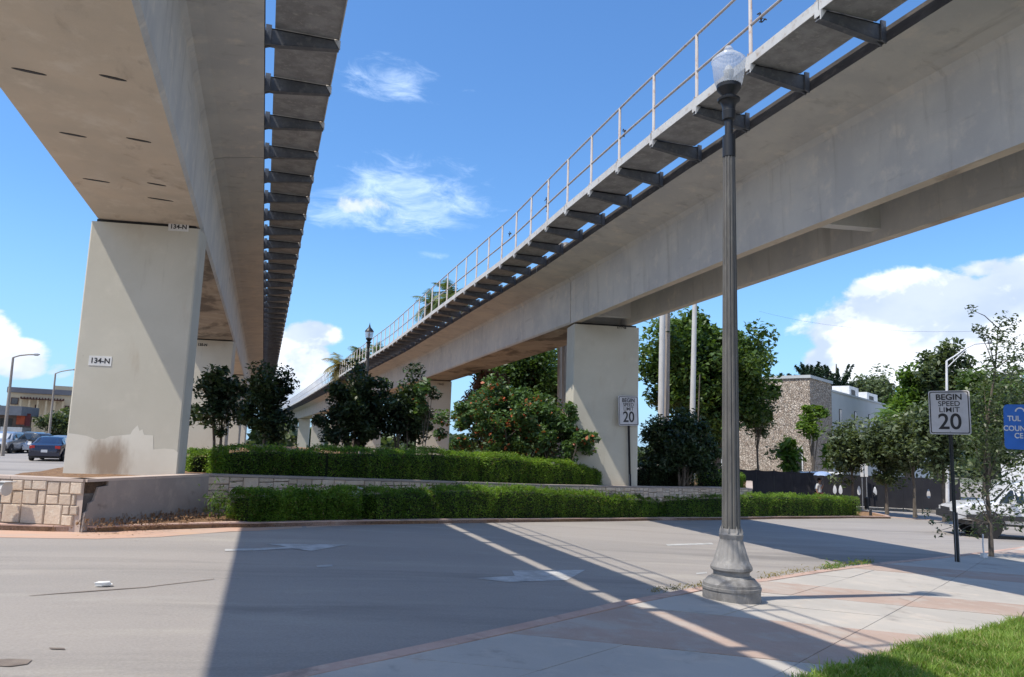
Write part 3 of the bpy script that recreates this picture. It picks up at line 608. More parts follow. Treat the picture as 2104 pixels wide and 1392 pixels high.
def span(nm, y0, y1, xf, hb, ov, side, label, opened=False, pitch=1.83, soff=None, detail='full', phase=0., holes=()):
    t = empty('guideway_span', (xf((y0+y1)/2), (y0+y1)/2, Z0), label, 'bridge span', 'spans of the elevated guideways')
    inv = Vector(t.location)
    bm = NB(); loft(bm, tee(hb, ov) if opened else section(hb, ov), xf, y0+.02, y1-.02)
    for v in bm.verts: v.co -= inv
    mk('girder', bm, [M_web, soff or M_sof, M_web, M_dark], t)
    if opened:
        for yd, th in ((y0+.6, .35), ((y0+y1)/2+1.2, .28), (y1-.75, .35)):
            bm = NB(); xc = xf(yd)
            a = [(-hb+.262, .22), (hb-.262, .22), (hb-.3, 1.62), (-hb+.3, 1.62)]
            f = [bm.verts.new((xc+x, yd-SK*x-th/2, Z0+z)) for x, z in a]; b = [bm.verts.new((xc+x, yd-SK*x+th/2, Z0+z)) for x, z in a]
            bm.faces.new(f); bm.faces.new(b[::-1])
            for i in range(4): j = (i+1) % 4; bm.faces.new((f[j], f[i], b[i], b[j]))
            bmesh.ops.recalc_face_normals(bm, faces=bm.faces)
            for v in bm.verts: v.co -= inv
            mk('diaphragm', bm, M_web, t)
    edge = hb+ov; tipx = edge+1.23; px0 = edge+.15
    Lp = pitch; n0 = math.ceil((y0+.05-phase)/Lp); n1 = math.ceil((y1+.05-phase)/Lp)-1
    rows_ = [phase+Lp*k for k in range(n0, n1+1)]
    bme, pme, qme = bracket_mesh(side, edge, tipx), panel_mesh(side, px0, tipx-.02, Lp), post_mesh(side, tipx-.06)
    if detail == 'full':
        for k, Y in enumerate(rows_):
            b = link('walkway_bracket', bme, t, Vector((xf(Y), Y-SK*side*edge, Z0))-inv)
            ang = -math.atan((xf(Y+Lp)-xf(Y))/Lp)
            link('walkway_panel', pme, t, Vector((xf(Y), Y-SK*side*edge+.0, Z0))-inv, (0, 0, ang))
            link('railing_post', qme, t, Vector((xf(Y), Y-SK*side*edge+.03, Z0))-inv)
    else:                                     # too small in the picture to tell the pieces apart
        for nm_, me_, m_ in (('walkway_brackets', bme, [M_steel, M_edge]), ('walkway_panels', pme, [M_panel, M_edge]), ('railing_posts', qme, [M_rail])):
            bm = NB()
            for Y in rows_:
                k0_ = len(bm.verts); bm.from_mesh(me_); bm.verts.ensure_lookup_table()
                for v in bm.verts[k0_:]: v.co += Vector((xf(Y+v.co.y)-0, Y-SK*side*edge, Z0))-inv
            tag(mk(nm_, bm, m_, t), kind='stuff')
    for z, nm_ in ((2.97, 'mid_rail'), (3.76, 'top_rail')):
        bm = NB(); ys = np.arange(y0-.3, y1-.25, 1.83); ys = list(ys)+[y1-.3]
        tube(bm, [(xf(Y)+side*(tipx-.06)-inv.x, Y-SK*side*edge-inv.y, Z0+z-inv.z) for Y in ys], .027, 8)
        mk(nm_, bm, M_rail, t)
    for (x, Y, a) in holes:                   # rusty drain slots in the soffit
        bm = NB(); n = 10; kx = random.uniform(.8, 1.25)
        vs = [bm.verts.new((x+.19*kx*math.cos(6.283*i/n), Y-.035*math.sin(6.283*i/n)+.03*math.cos(6.283*i/n), 0)) for i in range(n)]
        f = bm.faces.new(vs[::-1]); r_ = bmesh.ops.extrude_face_region(bm, geom=[f]); bmesh.ops.translate(bm, verts=[v for v in r_['geom'] if isinstance(v, bmesh.types.BMVert)], vec=(0, 0, .02))
        bmesh.ops.recalc_face_normals(bm, faces=bm.faces)
        for v in bm.verts: v.co += Vector((0, 0, Z0-.008))-inv
        mk('drain_slot', bm, M_black, t)
    return t
HL = []
for (px, py) in ((60, 147), (232, 160), (150, 277), (285, 288), (198, 371), (322, 379), (330, 410)):
    q = on_z(px, py, Z0); HL.append((q[0], q[1], 0))
LY = [-2.6, 18.75, 39.9, 61, 82, 103, 124, 145, 166, 190, 215]
RY = [-2.6, 26.4, 55.2, 84, 113, 142, 171, 200, 229]
pos = ['nearest', 'second', 'third', 'fourth', 'fifth', 'sixth', 'seventh', 'eighth', 'ninth', 'tenth']
for i in range(len(LY)-1):
    extra = [', its flat tan soffit pierced by dark slots', ', its soffit stained and seen past the big pier'][i] if i < 2 else ' counted from the camera'
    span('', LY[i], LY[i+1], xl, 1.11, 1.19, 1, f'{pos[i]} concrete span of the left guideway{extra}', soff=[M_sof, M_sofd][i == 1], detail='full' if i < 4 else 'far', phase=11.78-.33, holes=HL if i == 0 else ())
for i in range(len(RY)-1):
    extra = [', open underneath between two webs', ', with a stained soffit behind the right pier'][i] if i < 2 else ' counted from the camera'
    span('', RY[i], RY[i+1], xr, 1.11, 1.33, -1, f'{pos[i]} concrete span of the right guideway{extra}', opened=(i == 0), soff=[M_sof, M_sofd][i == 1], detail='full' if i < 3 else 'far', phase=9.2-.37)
# black cable loops tied to the near railing
def squiggle(bm, c, s):
    pts = [Vector(c)]
    for i in range(9): pts.append(pts[-1]+Vector((random.uniform(-1, 1)*s*.4, random.uniform(-1, 1)*s, random.uniform(-1, .6)*s)))
    tube(bm, pts, s*.16, 5)
for (px, py, s) in ((1562, 32, .075), (1286, 274, .08), (1048, 478, .08), (1124, 412, .08)):
    v = ray(px, py); q = EYE + v*((Z0+3.0-EYE[2])/v[2])
    xx = xr(q[1])-3.61; q = EYE + v*(xx/v[0]); bm = NB(); squiggle(bm, q, s); squiggle(bm, q+np.array([0, .05, .05]), s)
    tag(mk('cable_loop', bm, M_black), {1562: 'tangled black cable loop hanging from the near end of the railing', 1286: 'black cable loop on the middle rail left of the lamp globe', 1048: 'small black cable loop far along the railing', 1124: 'small black cable loop between the other two on the railing'}[px], 'cable')

# ---------------------------------------------------------------- piers
def pier(xc, Y, w_, t_, zb, label, name='bridge_pier', front=None):
    p = empty(name, (xc, Y, zb), label, 'pier', 'concrete piers of the guideways', rz=-math.atan(SK))
    bm = NB(); H = Z0-zb-.07; c = .03
    poly = [(-w_/2+c, -t_/2), (w_/2-c, -t_/2), (w_/2, -t_/2+c), (w_/2, t_/2-c), (w_/2-c, t_/2), (-w_/2+c, t_/2), (-w_/2, t_/2-c), (-w_/2, -t_/2+c)]
    prism(bm, poly, -1.2, H); mk('column', bm, M_pier, p)
    bm = NB(); box(bm, -w_/2+.10, w_/2-.10, -t_/2+.05, t_/2-.05, H+.001, H+.068); mk('bearing_pad', bm, M_black, p)
    return p, H
LP = {}
for i in range(len(LY)-1):
    zb = .95 if LY[i] > 5 else .1
    lab = ['pier of the left guideway behind the camera', 'big sunlit pier of the left guideway with number plates and a brown stain', 'pale pier seen between the big left pier and the dark trees', 'third pier of the left guideway, half hidden by dark leaves'][i] if i < 4 else f'{pos[i]} pier of the left guideway, far off behind the trees'
    LP[i] = pier(xl(LY[i])+.0, LY[i]-.06, 2.28, .72, zb, lab, front=-.36)
RP = {}
for i in range(len(RY)-1):
    zb = .8
    lab = ['pier of the right guideway behind the camera', 'right pier standing behind the speed limit sign with its lower left in sun', 'pier of the right guideway left of the red flowering shrub'][i] if i < 3 else f'{pos[i]} pier of the right guideway counted from the camera'
    RP[i] = pier(xr(RY[i])+.2*(i == 1), RY[i]+.1, 2.5 if i == 1 else 2.3, 1.15, zb, lab)
def plate(p, x, z, w_, h_, s, size, m=M_paper, rot=0., front=-.36):
    b = NB(); box(b, -w_/2, w_/2, -.006, 0, -h_/2, h_/2)
    o = mk('number_plate', b, m, p, (x, front-.001, z), rot=(0, rot, 0)); text('lettering', s, size, M_ink, o, (0, -.008, 0), ext=.001, off=.004)
p, H = LP[1]
def loc_on(p, px, py, front=-.36):
    """point of the pier's front face under a photo pixel, in the pier's own frame"""
    th = p.rotation_euler[2]; n = np.array([math.sin(th), -math.cos(th), 0]); tt = np.array([math.cos(th), math.sin(th), 0])
    o = np.array(p.location) + n*(-front); v = ray(px, py); k = ((o-EYE) @ n)/(v @ n); q = EYE+v*k
    return float((q-o) @ tt), float(q[2]-p.location[2])
def ruler(p, px0, px1, y): a = loc_on(p, px0, y); b = loc_on(p, px1, y); return abs(b[0]-a[0])
x, z = loc_on(p, 206, 742); plate(p, x, z, ruler(p, 183, 230, 742), .21, '134-N', .155)
x, z = loc_on(p, 367, 467); plate(p, x, z, ruler(p, 346, 388, 467), .19, '134-N', .14, rot=-.02)
out = [loc_on(p, *q) for q in ((133, 890), (160, 893), (178, 896), (196, 903), (216, 902), (226, 897), (268, 893), (273, 884), (283, 874), (287, 886), (293, 882), (296, 894), (315, 895), (315, 924), (338, 922), (358, 924), (372, 930))]
x0_, x1_ = -1.125, 1.125; out[0] = (x0_, out[0][1]); out[-1] = (x1_, out[-1][1]); out = [(max(min(a, x1_), x0_), b) for a, b in out]
bm = NB()
out = sorted(out)
for (xa, za), (xb, zb_) in zip(out, out[1:]):
    if xb-xa > 1e-4: bm.faces.new([bm.verts.new(q) for q in ((xa, -.364, -.2), (xb, -.364, -.2), (xb, -.364, zb_), (xa, -.364, za))])
bmesh.ops.recalc_face_normals(bm, faces=bm.faces)
M_patch2, t = newmat('pale repaint with brown splash stain')
oc = t.n('ShaderNodeTexCoord').outputs['Object']; sp = t.n('ShaderNodeSeparateXYZ', {0: oc}); sx_, sz_ = loc_on(p, 222, 948)
dx = t.m('DIVIDE', t.m('SUBTRACT', sp.outputs[0], sx_), .52); dz = t.m('DIVIDE', t.m('SUBTRACT', sp.outputs[2], sz_), .62)
rr = t.m('SQRT', t.m('ADD', t.m('MULTIPLY', dx, dx), t.m('MULTIPLY', dz, dz)))
nn_ = t.noise(t.vm('MULTIPLY', oc, (5, 5, 1.6)), 1.0, 8, .7)
stn = t.mr(t.m('ADD', rr, t.m('MULTIPLY', t.m('SUBTRACT', nn_, .5), 1.1)), 1.15, .25)
base = t.mix(t.mr(t.noise(oc, 1.1, 7, .6), .35, .65), (.72, .69, .60), (.66, .62, .53))
bc = t.mix(t.m('MULTIPLY', stn, .85), base, (.30, .215, .145))
pr_ = t.n('ShaderNodeBsdfPrincipled', {'Base Color': bc, 'Roughness': .85}); t.nt.links.new(pr_.outputs[0], t.n('ShaderNodeOutputMaterial').inputs[0])
mk('repaint_patch', bm, M_patch2, p)
p2, _h = RP[1]; x, z = loc_on(p2, 1277, 673, -.575); text('lettering', '133-S', .16, M_ink, p2, (x, -.58, z), off=.008)
p3, _h = LP[2]; x, z = loc_on(p3, 416, 709); text('lettering', '135-N', .17, M_ink, p3, (x, -.365, z), off=.008)
p4, _h = RP[2]; x, z = loc_on(p4, 905, 790, -.575); text('lettering', '134-S', .2, M_ink, p4, (x, -.58, z), off=.004)
# ---------------------------------------------------------------- hedges
def along(path, t):
    seg = [np.linalg.norm(np.array(b)-np.array(a)) for a, b in zip(path, path[1:])]; tot = sum(seg); cum = np.concatenate([[0], np.cumsum(seg)])/tot
    P = np.array([p[:2] for p in path]); x = np.interp(t, cum, P[:, 0]); y = np.interp(t, cum, P[:, 1])
    i = np.clip(np.searchsorted(cum, t, side='right')-1, 0, len(path)-2); d = P[i+1]-P[i]; d = d/np.linalg.norm(d, axis=-1, keepdims=True)
    return x, y, d, tot
def hedge(path, w_, zb, zt, n, label, size=.055, leaf=None, group='clipped hedges of the island', sprigs=0):
    path = [np.array(p[:2], float) for p in path]; o = path[0]; _, _, _, tot = along(path, np.array([0.]))
    h = empty('hedge', (o[0], o[1], 0), label, 'hedge', group)
    t = RNG.uniform(0, 1, n); endm = (RNG.uniform(0, 1, n) < .07); t = np.where(endm, (RNG.uniform(0, 1, n) < .5)*1. , t); t = np.clip(t + np.where(endm, RNG.normal(0, .06/tot, n), 0), -.02, 1.02); x, y, d, tot = along(path, t); x = x + np.where(t < 0, t*tot, np.where(t > 1, (t-1)*tot, 0))*d[:, 0]; y = y + np.where(t < 0, t*tot, np.where(t > 1, (t-1)*tot, 0))*d[:, 1]; nrm = np.stack([-d[:, 1], d[:, 0]], 1)
    u = RNG.uniform(0, 1, n); zbv = np.array([zb(a, b) for a, b in zip(x[::50], y[::50])]); ztv = np.array([zt(a, b) for a, b in zip(x[::50], y[::50])])
    order = np.argsort(t[::50]); ZB = np.interp(t, t[::50][order], zbv[order]); ZT = np.interp(t, t[::50][order], ztv[order])
    s = t*tot; lump = .05*np.sin(s*2.1+1)+.035*np.sin(s*5.3)+.03*np.sin(s*9.1+2)+.02*np.sin(s*19)
    hh = ZT-ZB; side = RNG.uniform(0, 1, n); pf = .38
    off = np.where(side < pf, -w_/2, np.where(side < pf+.4, RNG.uniform(-1, 1, n)*w_/2, w_/2)); z = np.where((side >= pf) & (side < pf+.4), ZT, ZB+u*hh)
    off = np.where(endm, RNG.uniform(-1, 1, n)*w_/2, off); z = np.where(endm, ZB+u*hh, z)
    # rounded shoulders
    zz = (z-ZB)/hh; rnd = np.where(zz > .8, (zz-.8)/.2, 0)*.07; off = off*(1-rnd*np.where(np.abs(off) > w_*.35, 1, 0)/w_*1.2)
    z = z - np.where(np.abs(off) > w_*.33, (np.abs(off)/(w_/2)-.66)*.12, 0)*np.where(side >= pf, 1, 0)
    fuzz = np.abs(RNG.normal(0, .03, n)); z = z + lump*zz + np.where((side >= pf) & (side < pf+.4), fuzz*1.3, 0)
    off = off*(1+lump*.9) + np.where(side < pf, -fuzz, fuzz*(side > pf+.4))
    P = np.stack([x+nrm[:, 0]*off-o[0], y+nrm[:, 1]*off-o[1], z], 1)
    q = leaf_quads(P, size, .42, up=.7, droop=-.12)
    quads('foliage', q, leaf or L_hedge, h)
    # twiggy dark heart
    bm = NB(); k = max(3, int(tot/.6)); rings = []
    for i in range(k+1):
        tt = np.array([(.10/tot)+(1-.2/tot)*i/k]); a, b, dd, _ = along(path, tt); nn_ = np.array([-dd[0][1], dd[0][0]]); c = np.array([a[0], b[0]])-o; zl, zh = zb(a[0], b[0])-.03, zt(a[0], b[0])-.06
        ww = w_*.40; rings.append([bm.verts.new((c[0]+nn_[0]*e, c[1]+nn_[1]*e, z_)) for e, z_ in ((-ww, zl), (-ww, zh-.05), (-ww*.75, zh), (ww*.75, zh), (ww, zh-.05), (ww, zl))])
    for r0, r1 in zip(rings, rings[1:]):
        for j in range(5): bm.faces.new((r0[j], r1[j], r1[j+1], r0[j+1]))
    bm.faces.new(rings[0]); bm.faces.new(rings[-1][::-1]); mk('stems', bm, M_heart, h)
    if sprigs:
        m = sprigs*14; tt = np.repeat(RNG.uniform(.02, .98, sprigs), 14); a, b, dd, _ = along(path, tt); nn_ = np.stack([-dd[:, 1], dd[:, 0]], 1); e = np.repeat(RNG.uniform(-.5, .5, sprigs), 14)*w_
        zt_ = np.array([zt(p, q_) for p, q_ in zip(a, b)]); hgt = np.repeat(RNG.uniform(.05, .22, sprigs), 14)*RNG.uniform(0, 1, m)
        P = np.stack([a+nn_[:, 0]*e-o[0]+RNG.normal(0, .02, m), b+nn_[:, 1]*e-o[1]+RNG.normal(0, .02, m), zt_+hgt], 1)
        tag(quads('sprigs', leaf_quads(P, size*1.2, .4, droop=-.9), leaf or L_hedge, h), kind='stuff')
    return h
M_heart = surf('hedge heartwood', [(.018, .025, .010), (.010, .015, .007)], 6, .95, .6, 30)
HX = [380, 455, 600, 739, 742, 1000, 1130, 1348, 1352, 1545, 1757, 1800]; HY = [1022, 1020, 1013, 1010, 1012, 1004, 1010, 1027, 1024, 1017, 1024, 1026]
fine = resample([np.array(p) for p in KL], .5)
ctr = offset(fine, .62); cpx = [project((c[0], c[1], g(c[0], c[1])+.4))[0] for c in ctr]
def front_top(x, y):
    px = project((x, y, .3))[0]; return hz((x, y), px, float(np.interp(px, HX, HY)))-.02
def seg_between(a, b): return [c for c, p in zip(ctr, cpx) if a <= p <= b]
bz = lambda x, y: g(x, y)+.09
hedge(seg_between(462, 733), .85, bz, front_top, 24000, 'shaded left third of the low front hedge along the kerb, beside the bare wall', sprigs=120)
hedge(seg_between(736, 1350), .8, bz, front_top, 46000, 'long middle stretch of the low front hedge, its top bright with sun', sprigs=300)
hedge(seg_between(1347, 1752), .9, bz, front_top, 42000, 'right end of the low front hedge behind the near lamp post', sprigs=180)
UX = [380, 430, 520, 600, 900, 1000, 1130, 1232]; UY = [938, 932, 922, 926, 931, 937, 950, 968]
wl = resample([np.array(p) for p in W_[3:]], .5); uc = offset(wl, .95); upx = [project((c[0], c[1], 1.1))[0] for c in uc]
def up_top(x, y):
    px = project((x, y, 1.1))[0]; return hz((x, y), px, float(np.interp(px, UX, UY)))
uz = lambda x, y: zpl(x)
U1 = [c for c, p in zip(uc, upx) if 437 <= p <= 1228]
hedge(U1, 1.1, uz, up_top, 62000, 'long upper hedge on the raised bed in the shade of the left guideway', sprigs=90)
pL = far(405, 940, 22.5); pL2 = far(436, 940, 21.)
hedge([pL, pL2], .9, uz, lambda x, y: hz((x, y), 400, 934), 5000, 'short bright green end of hedge just right of the big pier', leaf=L_lime, size=.07, sprigs=14)
UC = [c for c, p in zip(uc, upx) if 1440 <= p <= 1542]
hedge(UC, 1.3, uz, lambda x, y: hz((x, y), project((x, y, .9))[0], 972), 16000, 'rounded hedge right of the near lamp post with a sunny end')
UD = [c for c, p in zip(uc, upx) if 1326 <= p <= 1432]
hedge(offset(UD, .6), 1.2, uz, lambda x, y: hz((x, y), project((x, y, .9))[0], 962), 12000, 'dark shaded hedge between the right pier and the near lamp post', leaf=L_shrub, size=.09)
# pale weed at the left end of the front hedge
c = G(446, 1060, .15); P = RNG.normal(0, 1, (260, 3))*np.array([.13, .12, .16])+np.array([0, 0, .28])
w1 = quads('weed', leaf_quads(P, .16, .16, droop=-.6), L_lime, None, c); tag(w1, 'pale grassy weed at the left end of the front hedge', 'weed', kind='stuff')

# ---------------------------------------------------------------- trees and shrubs
def vt(name, px0, px1, yt, yb, dist, label, cat, leaf, base=None, **kw):
    pm = (px0+px1)/2; P = far(pm, 935, dist); z0 = (zpl(P[0]) if base == 'bed' else g(P[0], P[1])+(base or 0)); mpp = pxm((P[0], P[1], 3))
    zt, zb = hz(P, pm, yt), hz(P, pm, yb); H = zt-z0
    return tree(name, (P[0], P[1], z0), H, ((px1-px0)/2*mpp*.97, (px1-px0)/2*mpp*.9, (zt-zb)/2), label, cat, leaf, **kw)
grp = 'trees on the raised bed'
vt('young_tree', 378, 516, 722, 912, 23.6, 'dark glossy young tree with a leaning thin trunk right of the big pier', 'tree', L_shrub, 'bed', n=3600, size=.155, nclump=44, rc=.30, trunk_r=.05, group=grp, shell=.1, aspect=.55, lean=(-.1, 0), nstem=2, spread=.05, nb=12)
vt('young_tree', 478, 604, 738, 925, 26.5, 'dark young tree with a pale trunk below the vanishing left guideway', 'tree', L_shrub, 'bed', n=7000, size=.16, nclump=60, rc=.36, trunk_r=.06, group=grp, shell=.35, aspect=.55)
vt('young_tree', 648, 802, 752, 938, 25.5, 'dark bushy tree in front of the far lamp post', 'tree', L_shrub, 'bed', n=10500, size=.155, nclump=78, rc=.36, trunk_r=.05, group=grp, nstem=4, shell=.3, aspect=.55)
vt('young_tree', 772, 890, 768, 938, 26.0, 'dark tree with a few orange tipped sprays left of the flowering shrub', 'tree', L_shrub, 'bed', n=8500, size=.155, nclump=66, rc=.34, trunk_r=.05, group=grp, nstem=3, shell=.3, aspect=.55)
vt('flowering_spray', 835, 884, 775, 850, 25.0, 'light green spray with orange flowers at the edge of the dark tree', 'shrub', L_flower, 'bed', n=420, size=.2, nclump=8, rc=.25, trunk_r=.02, nstem=2)
fl = vt('flowering_shrub', 890, 1205, 782, 965, 29.0, 'broad shrub with many orange red flower heads in front of the right pier', 'shrub', L_flower, 'bed', n=26000, size=.165, nclump=170, rc=.38, trunk_r=.045, nstem=9, spread=.5, shell=.2, aspect=.6, nb=5)
vt('flowering_shrub', 1085, 1236, 838, 960, 27.7, 'lower sprawling shrub end reaching over the foot of the right pier', 'shrub', L_flower, 'bed', n=5200, size=.17, nclump=44, rc=.3, trunk_r=.03, nstem=5, spread=.3, shell=.3, aspect=.55)
# flower heads of the broad shrub
bm = NB(); ch = [c for c in fl.children if c.name.startswith('crown')][0]; n_ = len(ch.data.vertices); vs = np.zeros(n_*3, dtype=np.float32); ch.data.vertices.foreach_get('co', vs); vs = vs.reshape(-1, 3)
cand = vs[(vs[:, 2] > .5)]; dd_ = RNG.choice(len(cand), 1100, replace=False); cand = cand[dd_]; key = cand[:, 2]*.5 - cand[:, 1]*1. ; cand = cand[np.argsort(-key)][:600:8]
FH = []
for c_ in cand: FH.append(c_ + RNG.normal(0, .05, (16, 3)) + np.array([0, 0, .05]))
M_flow = leafmat('orange red petals', (.30, .05, .025), (.50, .11, .05), (.62, .22, .10), .2, rough=.6)
quads('flower_heads', leaf_quads(np.concatenate(FH), .07, .7), M_flow, fl); tag([c for c in fl.children if c.name.startswith('flower_heads')][0], kind='stuff')
vt('broad_tree', 1300, 1605, 648, 905, 49, 'big broad crowned green tree behind the white utility poles', 'tree', L_big, n=42000, size=.33, nclump=190, rc=1.0, trunk_r=.3, nstem=2, spread=.4, shell=.5, aspect=.55, nb=9)
vt('broad_tree', 1390, 1480, 640, 760, 48, 'top sprays of foliage rising beside the tall white pole', 'tree', L_big, n=2600, size=.40, nclump=24, rc=.8, trunk_r=.12, shell=.4)
vt('broad_tree', 940, 1190, 700, 880, 57, 'dark tree under the right guideway left of the right pier', 'tree', L_big, n=24000, size=.34, nclump=130, rc=1.1, trunk_r=.3, nstem=2, shell=.5)
vt('broad_tree', 955, 1040, 762, 880, 48, 'dry reddish hanging foliage under the far end of the girder', 'tree', leafmat('dry reddish foliage', (.07, .03, .02), (.14, .07, .045), (.24, .16, .10), .2), n=3500, size=.4, nclump=24, rc=.7, trunk_r=.1, droop=.9, aspect=.25)
vt('dark_shrub', 1318, 1482, 850, 985, 32, 'dark shaded bushy tree between the right pier and the near lamp post', 'shrub', L_shrub, n=15000, size=.18, nclump=80, rc=.55, trunk_r=.07, nstem=4, shell=.35)
vt('street_tree', 1515, 1600, 795, 935, 52, 'slender sparse tree in front of the rubble stone wall', 'tree', L_olive, n=1500, size=.26, nclump=26, rc=.6, trunk_r=.09, shell=.25, nb=12)
vt('street_tree', 1640, 1702, 808, 915, 55, 'small bright tree at the corner of the stone building', 'tree', L_lime, n=1300, size=.30, nclump=16, rc=.55, trunk_r=.12, nb=6)
vt('street_tree', 1600, 1640, 880, 965, 56, 'thin little tree against the lower stone wall', 'tree', L_olive, n=260, size=.22, nclump=14, rc=.45, trunk_r=.04)
for a in ((1700, 1800, 866, 985, 46, 'grey green street tree just right of the umbrella, in front of the fence'), (1765, 1872, 846, 990, 45, 'second grey green street tree in front of the fence'), (1826, 1925, 836, 985, 44, 'third grey green street tree in front of the fence'), (1880, 1990, 830, 985, 42, 'fourth grey green street tree, behind the right speed limit sign')):
    vt('street_tree', *a, 'tree', L_olive, .1, n=5200, size=.25, nclump=52, rc=.6, trunk_r=.085, shell=.25, group='street trees in front of the fence', nb=9, droop=.3)
vt('broad_tree', 1836, 2010, 738, 940, 72, 'bright broad tree behind the street light', 'tree', L_lime, n=16000, size=.45, nclump=90, rc=1.2, trunk_r=.3, shell=.45)
vt('broad_tree', 1895, 2000, 705, 860, 70, 'tallest pale green crown just left of the street light arm', 'tree', L_olive, n=6500, size=.42, nclump=46, rc=1.1, trunk_r=.3, shell=.45)
vt('broad_tree', 1940, 2110, 760, 960, 60, 'dark green tree behind the blue sign', 'tree', L_big, n=12000, size=.42, nclump=80, rc=1.1, trunk_r=.3, shell=.4)
vt('broad_tree', 2080, 2330, 700, 960, 58, 'large tree at the right edge beyond the blue sign', 'tree', L_big, n=12000, size=.45, nclump=80, rc=1.3, trunk_r=.3, shell=.4)
vt('broad_tree', 1745, 1850, 768, 850, 100, 'rounded olive tree behind the white wall and its roof boxes', 'tree', L_olive, n=6000, size=.5, nclump=50, rc=1.3, trunk_r=.3, shell=.45)
vt('broad_tree', 80, 150, 838, 908, 95, 'olive tree in front of the beige building', 'tree', L_olive, n=4200, size=.4, nclump=36, rc=.9, trunk_r=.2, shell=.4)
for a in ((1600, 1642, 898, 968, 54, 'pale big leaved plant left of the building corner behind the fence'), (1695, 1760, 900, 972, 56, 'bright big leaved plants behind the fence right of the building corner')):
    vt('leafy_plant', *a, 'plant', L_lime, n=420, size=.7, nclump=12, rc=.5, trunk_r=.03, nstem=3, aspect=.28, droop=-.6)
def spiky(px, ytop, ybot, half, dist, label, nb=26):
    P = far(px, 900, dist); z0 = g(P[0], P[1]); zt, zb = hz(P, px, ytop), hz(P, px, ybot); mpp = pxm((P[0], P[1], 8)); rad = half*mpp
    t = empty('pine_tree', (P[0], P[1], z0), label, 'tree', 'dark pines behind the stone building'); pts = []
    for i in range(nb):
        a = RNG.uniform(0, 6.28); e = RNG.uniform(.15, 1.25); L_ = rad*RNG.uniform(.75, 1.15) if e < .9 else (zt-zb)*RNG.uniform(.6, 1.); n = 150
        d = np.array([math.cos(a)*math.cos(e), math.sin(a)*math.cos(e), math.sin(e)]); tt = RNG.uniform(.1, 1, n)
        pts.append(np.array([0, 0, zb-z0+RNG.uniform(0, .2)*(zt-zb)]) + d*L_*tt[:, None] + RNG.normal(0, 1, (n, 3))*(rad*.13*(1.05-tt))[:, None])
    quads('crown', leaf_quads(np.concatenate(pts), .5, .3, droop=-.5), L_pine, t)
    bm = NB(); tube(bm, [(0, 0, 0), (0, 0, zb-z0), (0, 0, (zt-z0)*.96)], [.35, .25, .05], 8); mk('trunk', bm, M_bark, t, smooth=True)
spiky(1668, 742, 800, 52, 88, 'spreading dark pine rising behind the stone wall')
spiky(1722, 738, 815, 42, 90, 'narrow dark pine with a pointed top right of the other pine', 22)
spiky(1618, 765, 800, 30, 92, 'small dark pine top left of the spreading pine', 16)
def palm(px, yc, rad, dist, label, leaf, nf=26, base_z=None, group=None, dry=0, rise=.5, trunk_w=.2):
    P = far(px, yc, dist); z0 = g(P[0], P[1]) if base_z is None else base_z; zc = hz(P, px, yc); r_ = rad*pxm((P[0], P[1], zc))
    t = empty('palm_tree', (P[0], P[1], z0), label, 'palm tree', group); Q = []; Qd = []
    for f in range(nf):
        a = RNG.uniform(0, 6.28); e0 = RNG.uniform(-.3, 1.35); L_ = r_*RNG.uniform(.85, 1.15); dr = f < dry
        if dr: e0 = RNG.uniform(-1.2, -.5)
        K = 12; p = np.array([0, 0, zc-z0]); e = e0; pts = [p]
        for k in range(K): p = p + np.array([math.cos(a)*math.cos(e), math.sin(a)*math.cos(e), math.sin(e)])*L_/K; e -= .13 if not dr else .05; pts.append(p)
        pts = np.array(pts)
        for k in range(1, K+1):
            d = pts[k]-pts[k-1]; d /= np.linalg.norm(d); s = np.cross(d, [0, 0, 1]); s /= np.linalg.norm(s)+1e-9; wl_ = L_*.30*math.sin(math.pi*min(1, .15+.85*k/K))**.6
            for sg in (-1, 1):
                for sub in (0, .5):
                    c = pts[k-1]*(1-sub)+pts[k]*sub; tip_ = c + s*sg*wl_*RNG.uniform(.8, 1.1) + d*wl_*.5 - np.array([0, 0, wl_*RNG.uniform(.25, .6)]); ww = d*L_*.018
                    (Qd if dr else Q).append([c-ww, c+ww, tip_+ww*.2, tip_-ww*.2])
        ww = np.array([0, 0, L_*.006])
        for k in range(K): (Qd if dr else Q).append([pts[k]-ww, pts[k+1]-ww*.5, pts[k+1]+ww*.5, pts[k]+ww])
    quads('fronds', np.array(Q), leaf, t)
    if Qd: quads('dead_fronds', np.array(Qd), L_palmd, t)
    bm = NB(); tube(bm, [(0, 0, 0), (.05, 0, (zc-z0)*.5), (0, 0, zc-z0)], [trunk_w*1.2, trunk_w, trunk_w*.9], 10); mk('trunk', bm, M_bark, t, smooth=True)
pg = 'palms beyond the right guideway'
palm(928, 612, 62, 58, 'tall palm behind the railing of the right guideway', L_palm, 34, group=pg, dry=8)
palm(885, 628, 50, 60, 'palm crown left of the tall one behind the railing', L_palm, 28, group=pg, dry=8)
palm(698, 752, 44, 86, 'dry looking palm above the railing left of the far lamp', L_palmd, 26, group=pg, dry=8)
palm(738, 732, 42, 88, 'yellow green palm above the railing just left of the far lamp', L_palm, 26, group=pg, dry=6)
palm(776, 722, 36, 90, 'small palm just right of the far lamp globe', L_palm, 22, group=pg, dry=5)
palm(1862, 880, 78, 66, 'feathery palm in front of the white wall, left of the speed limit sign', L_lime, 24, trunk_w=.25)
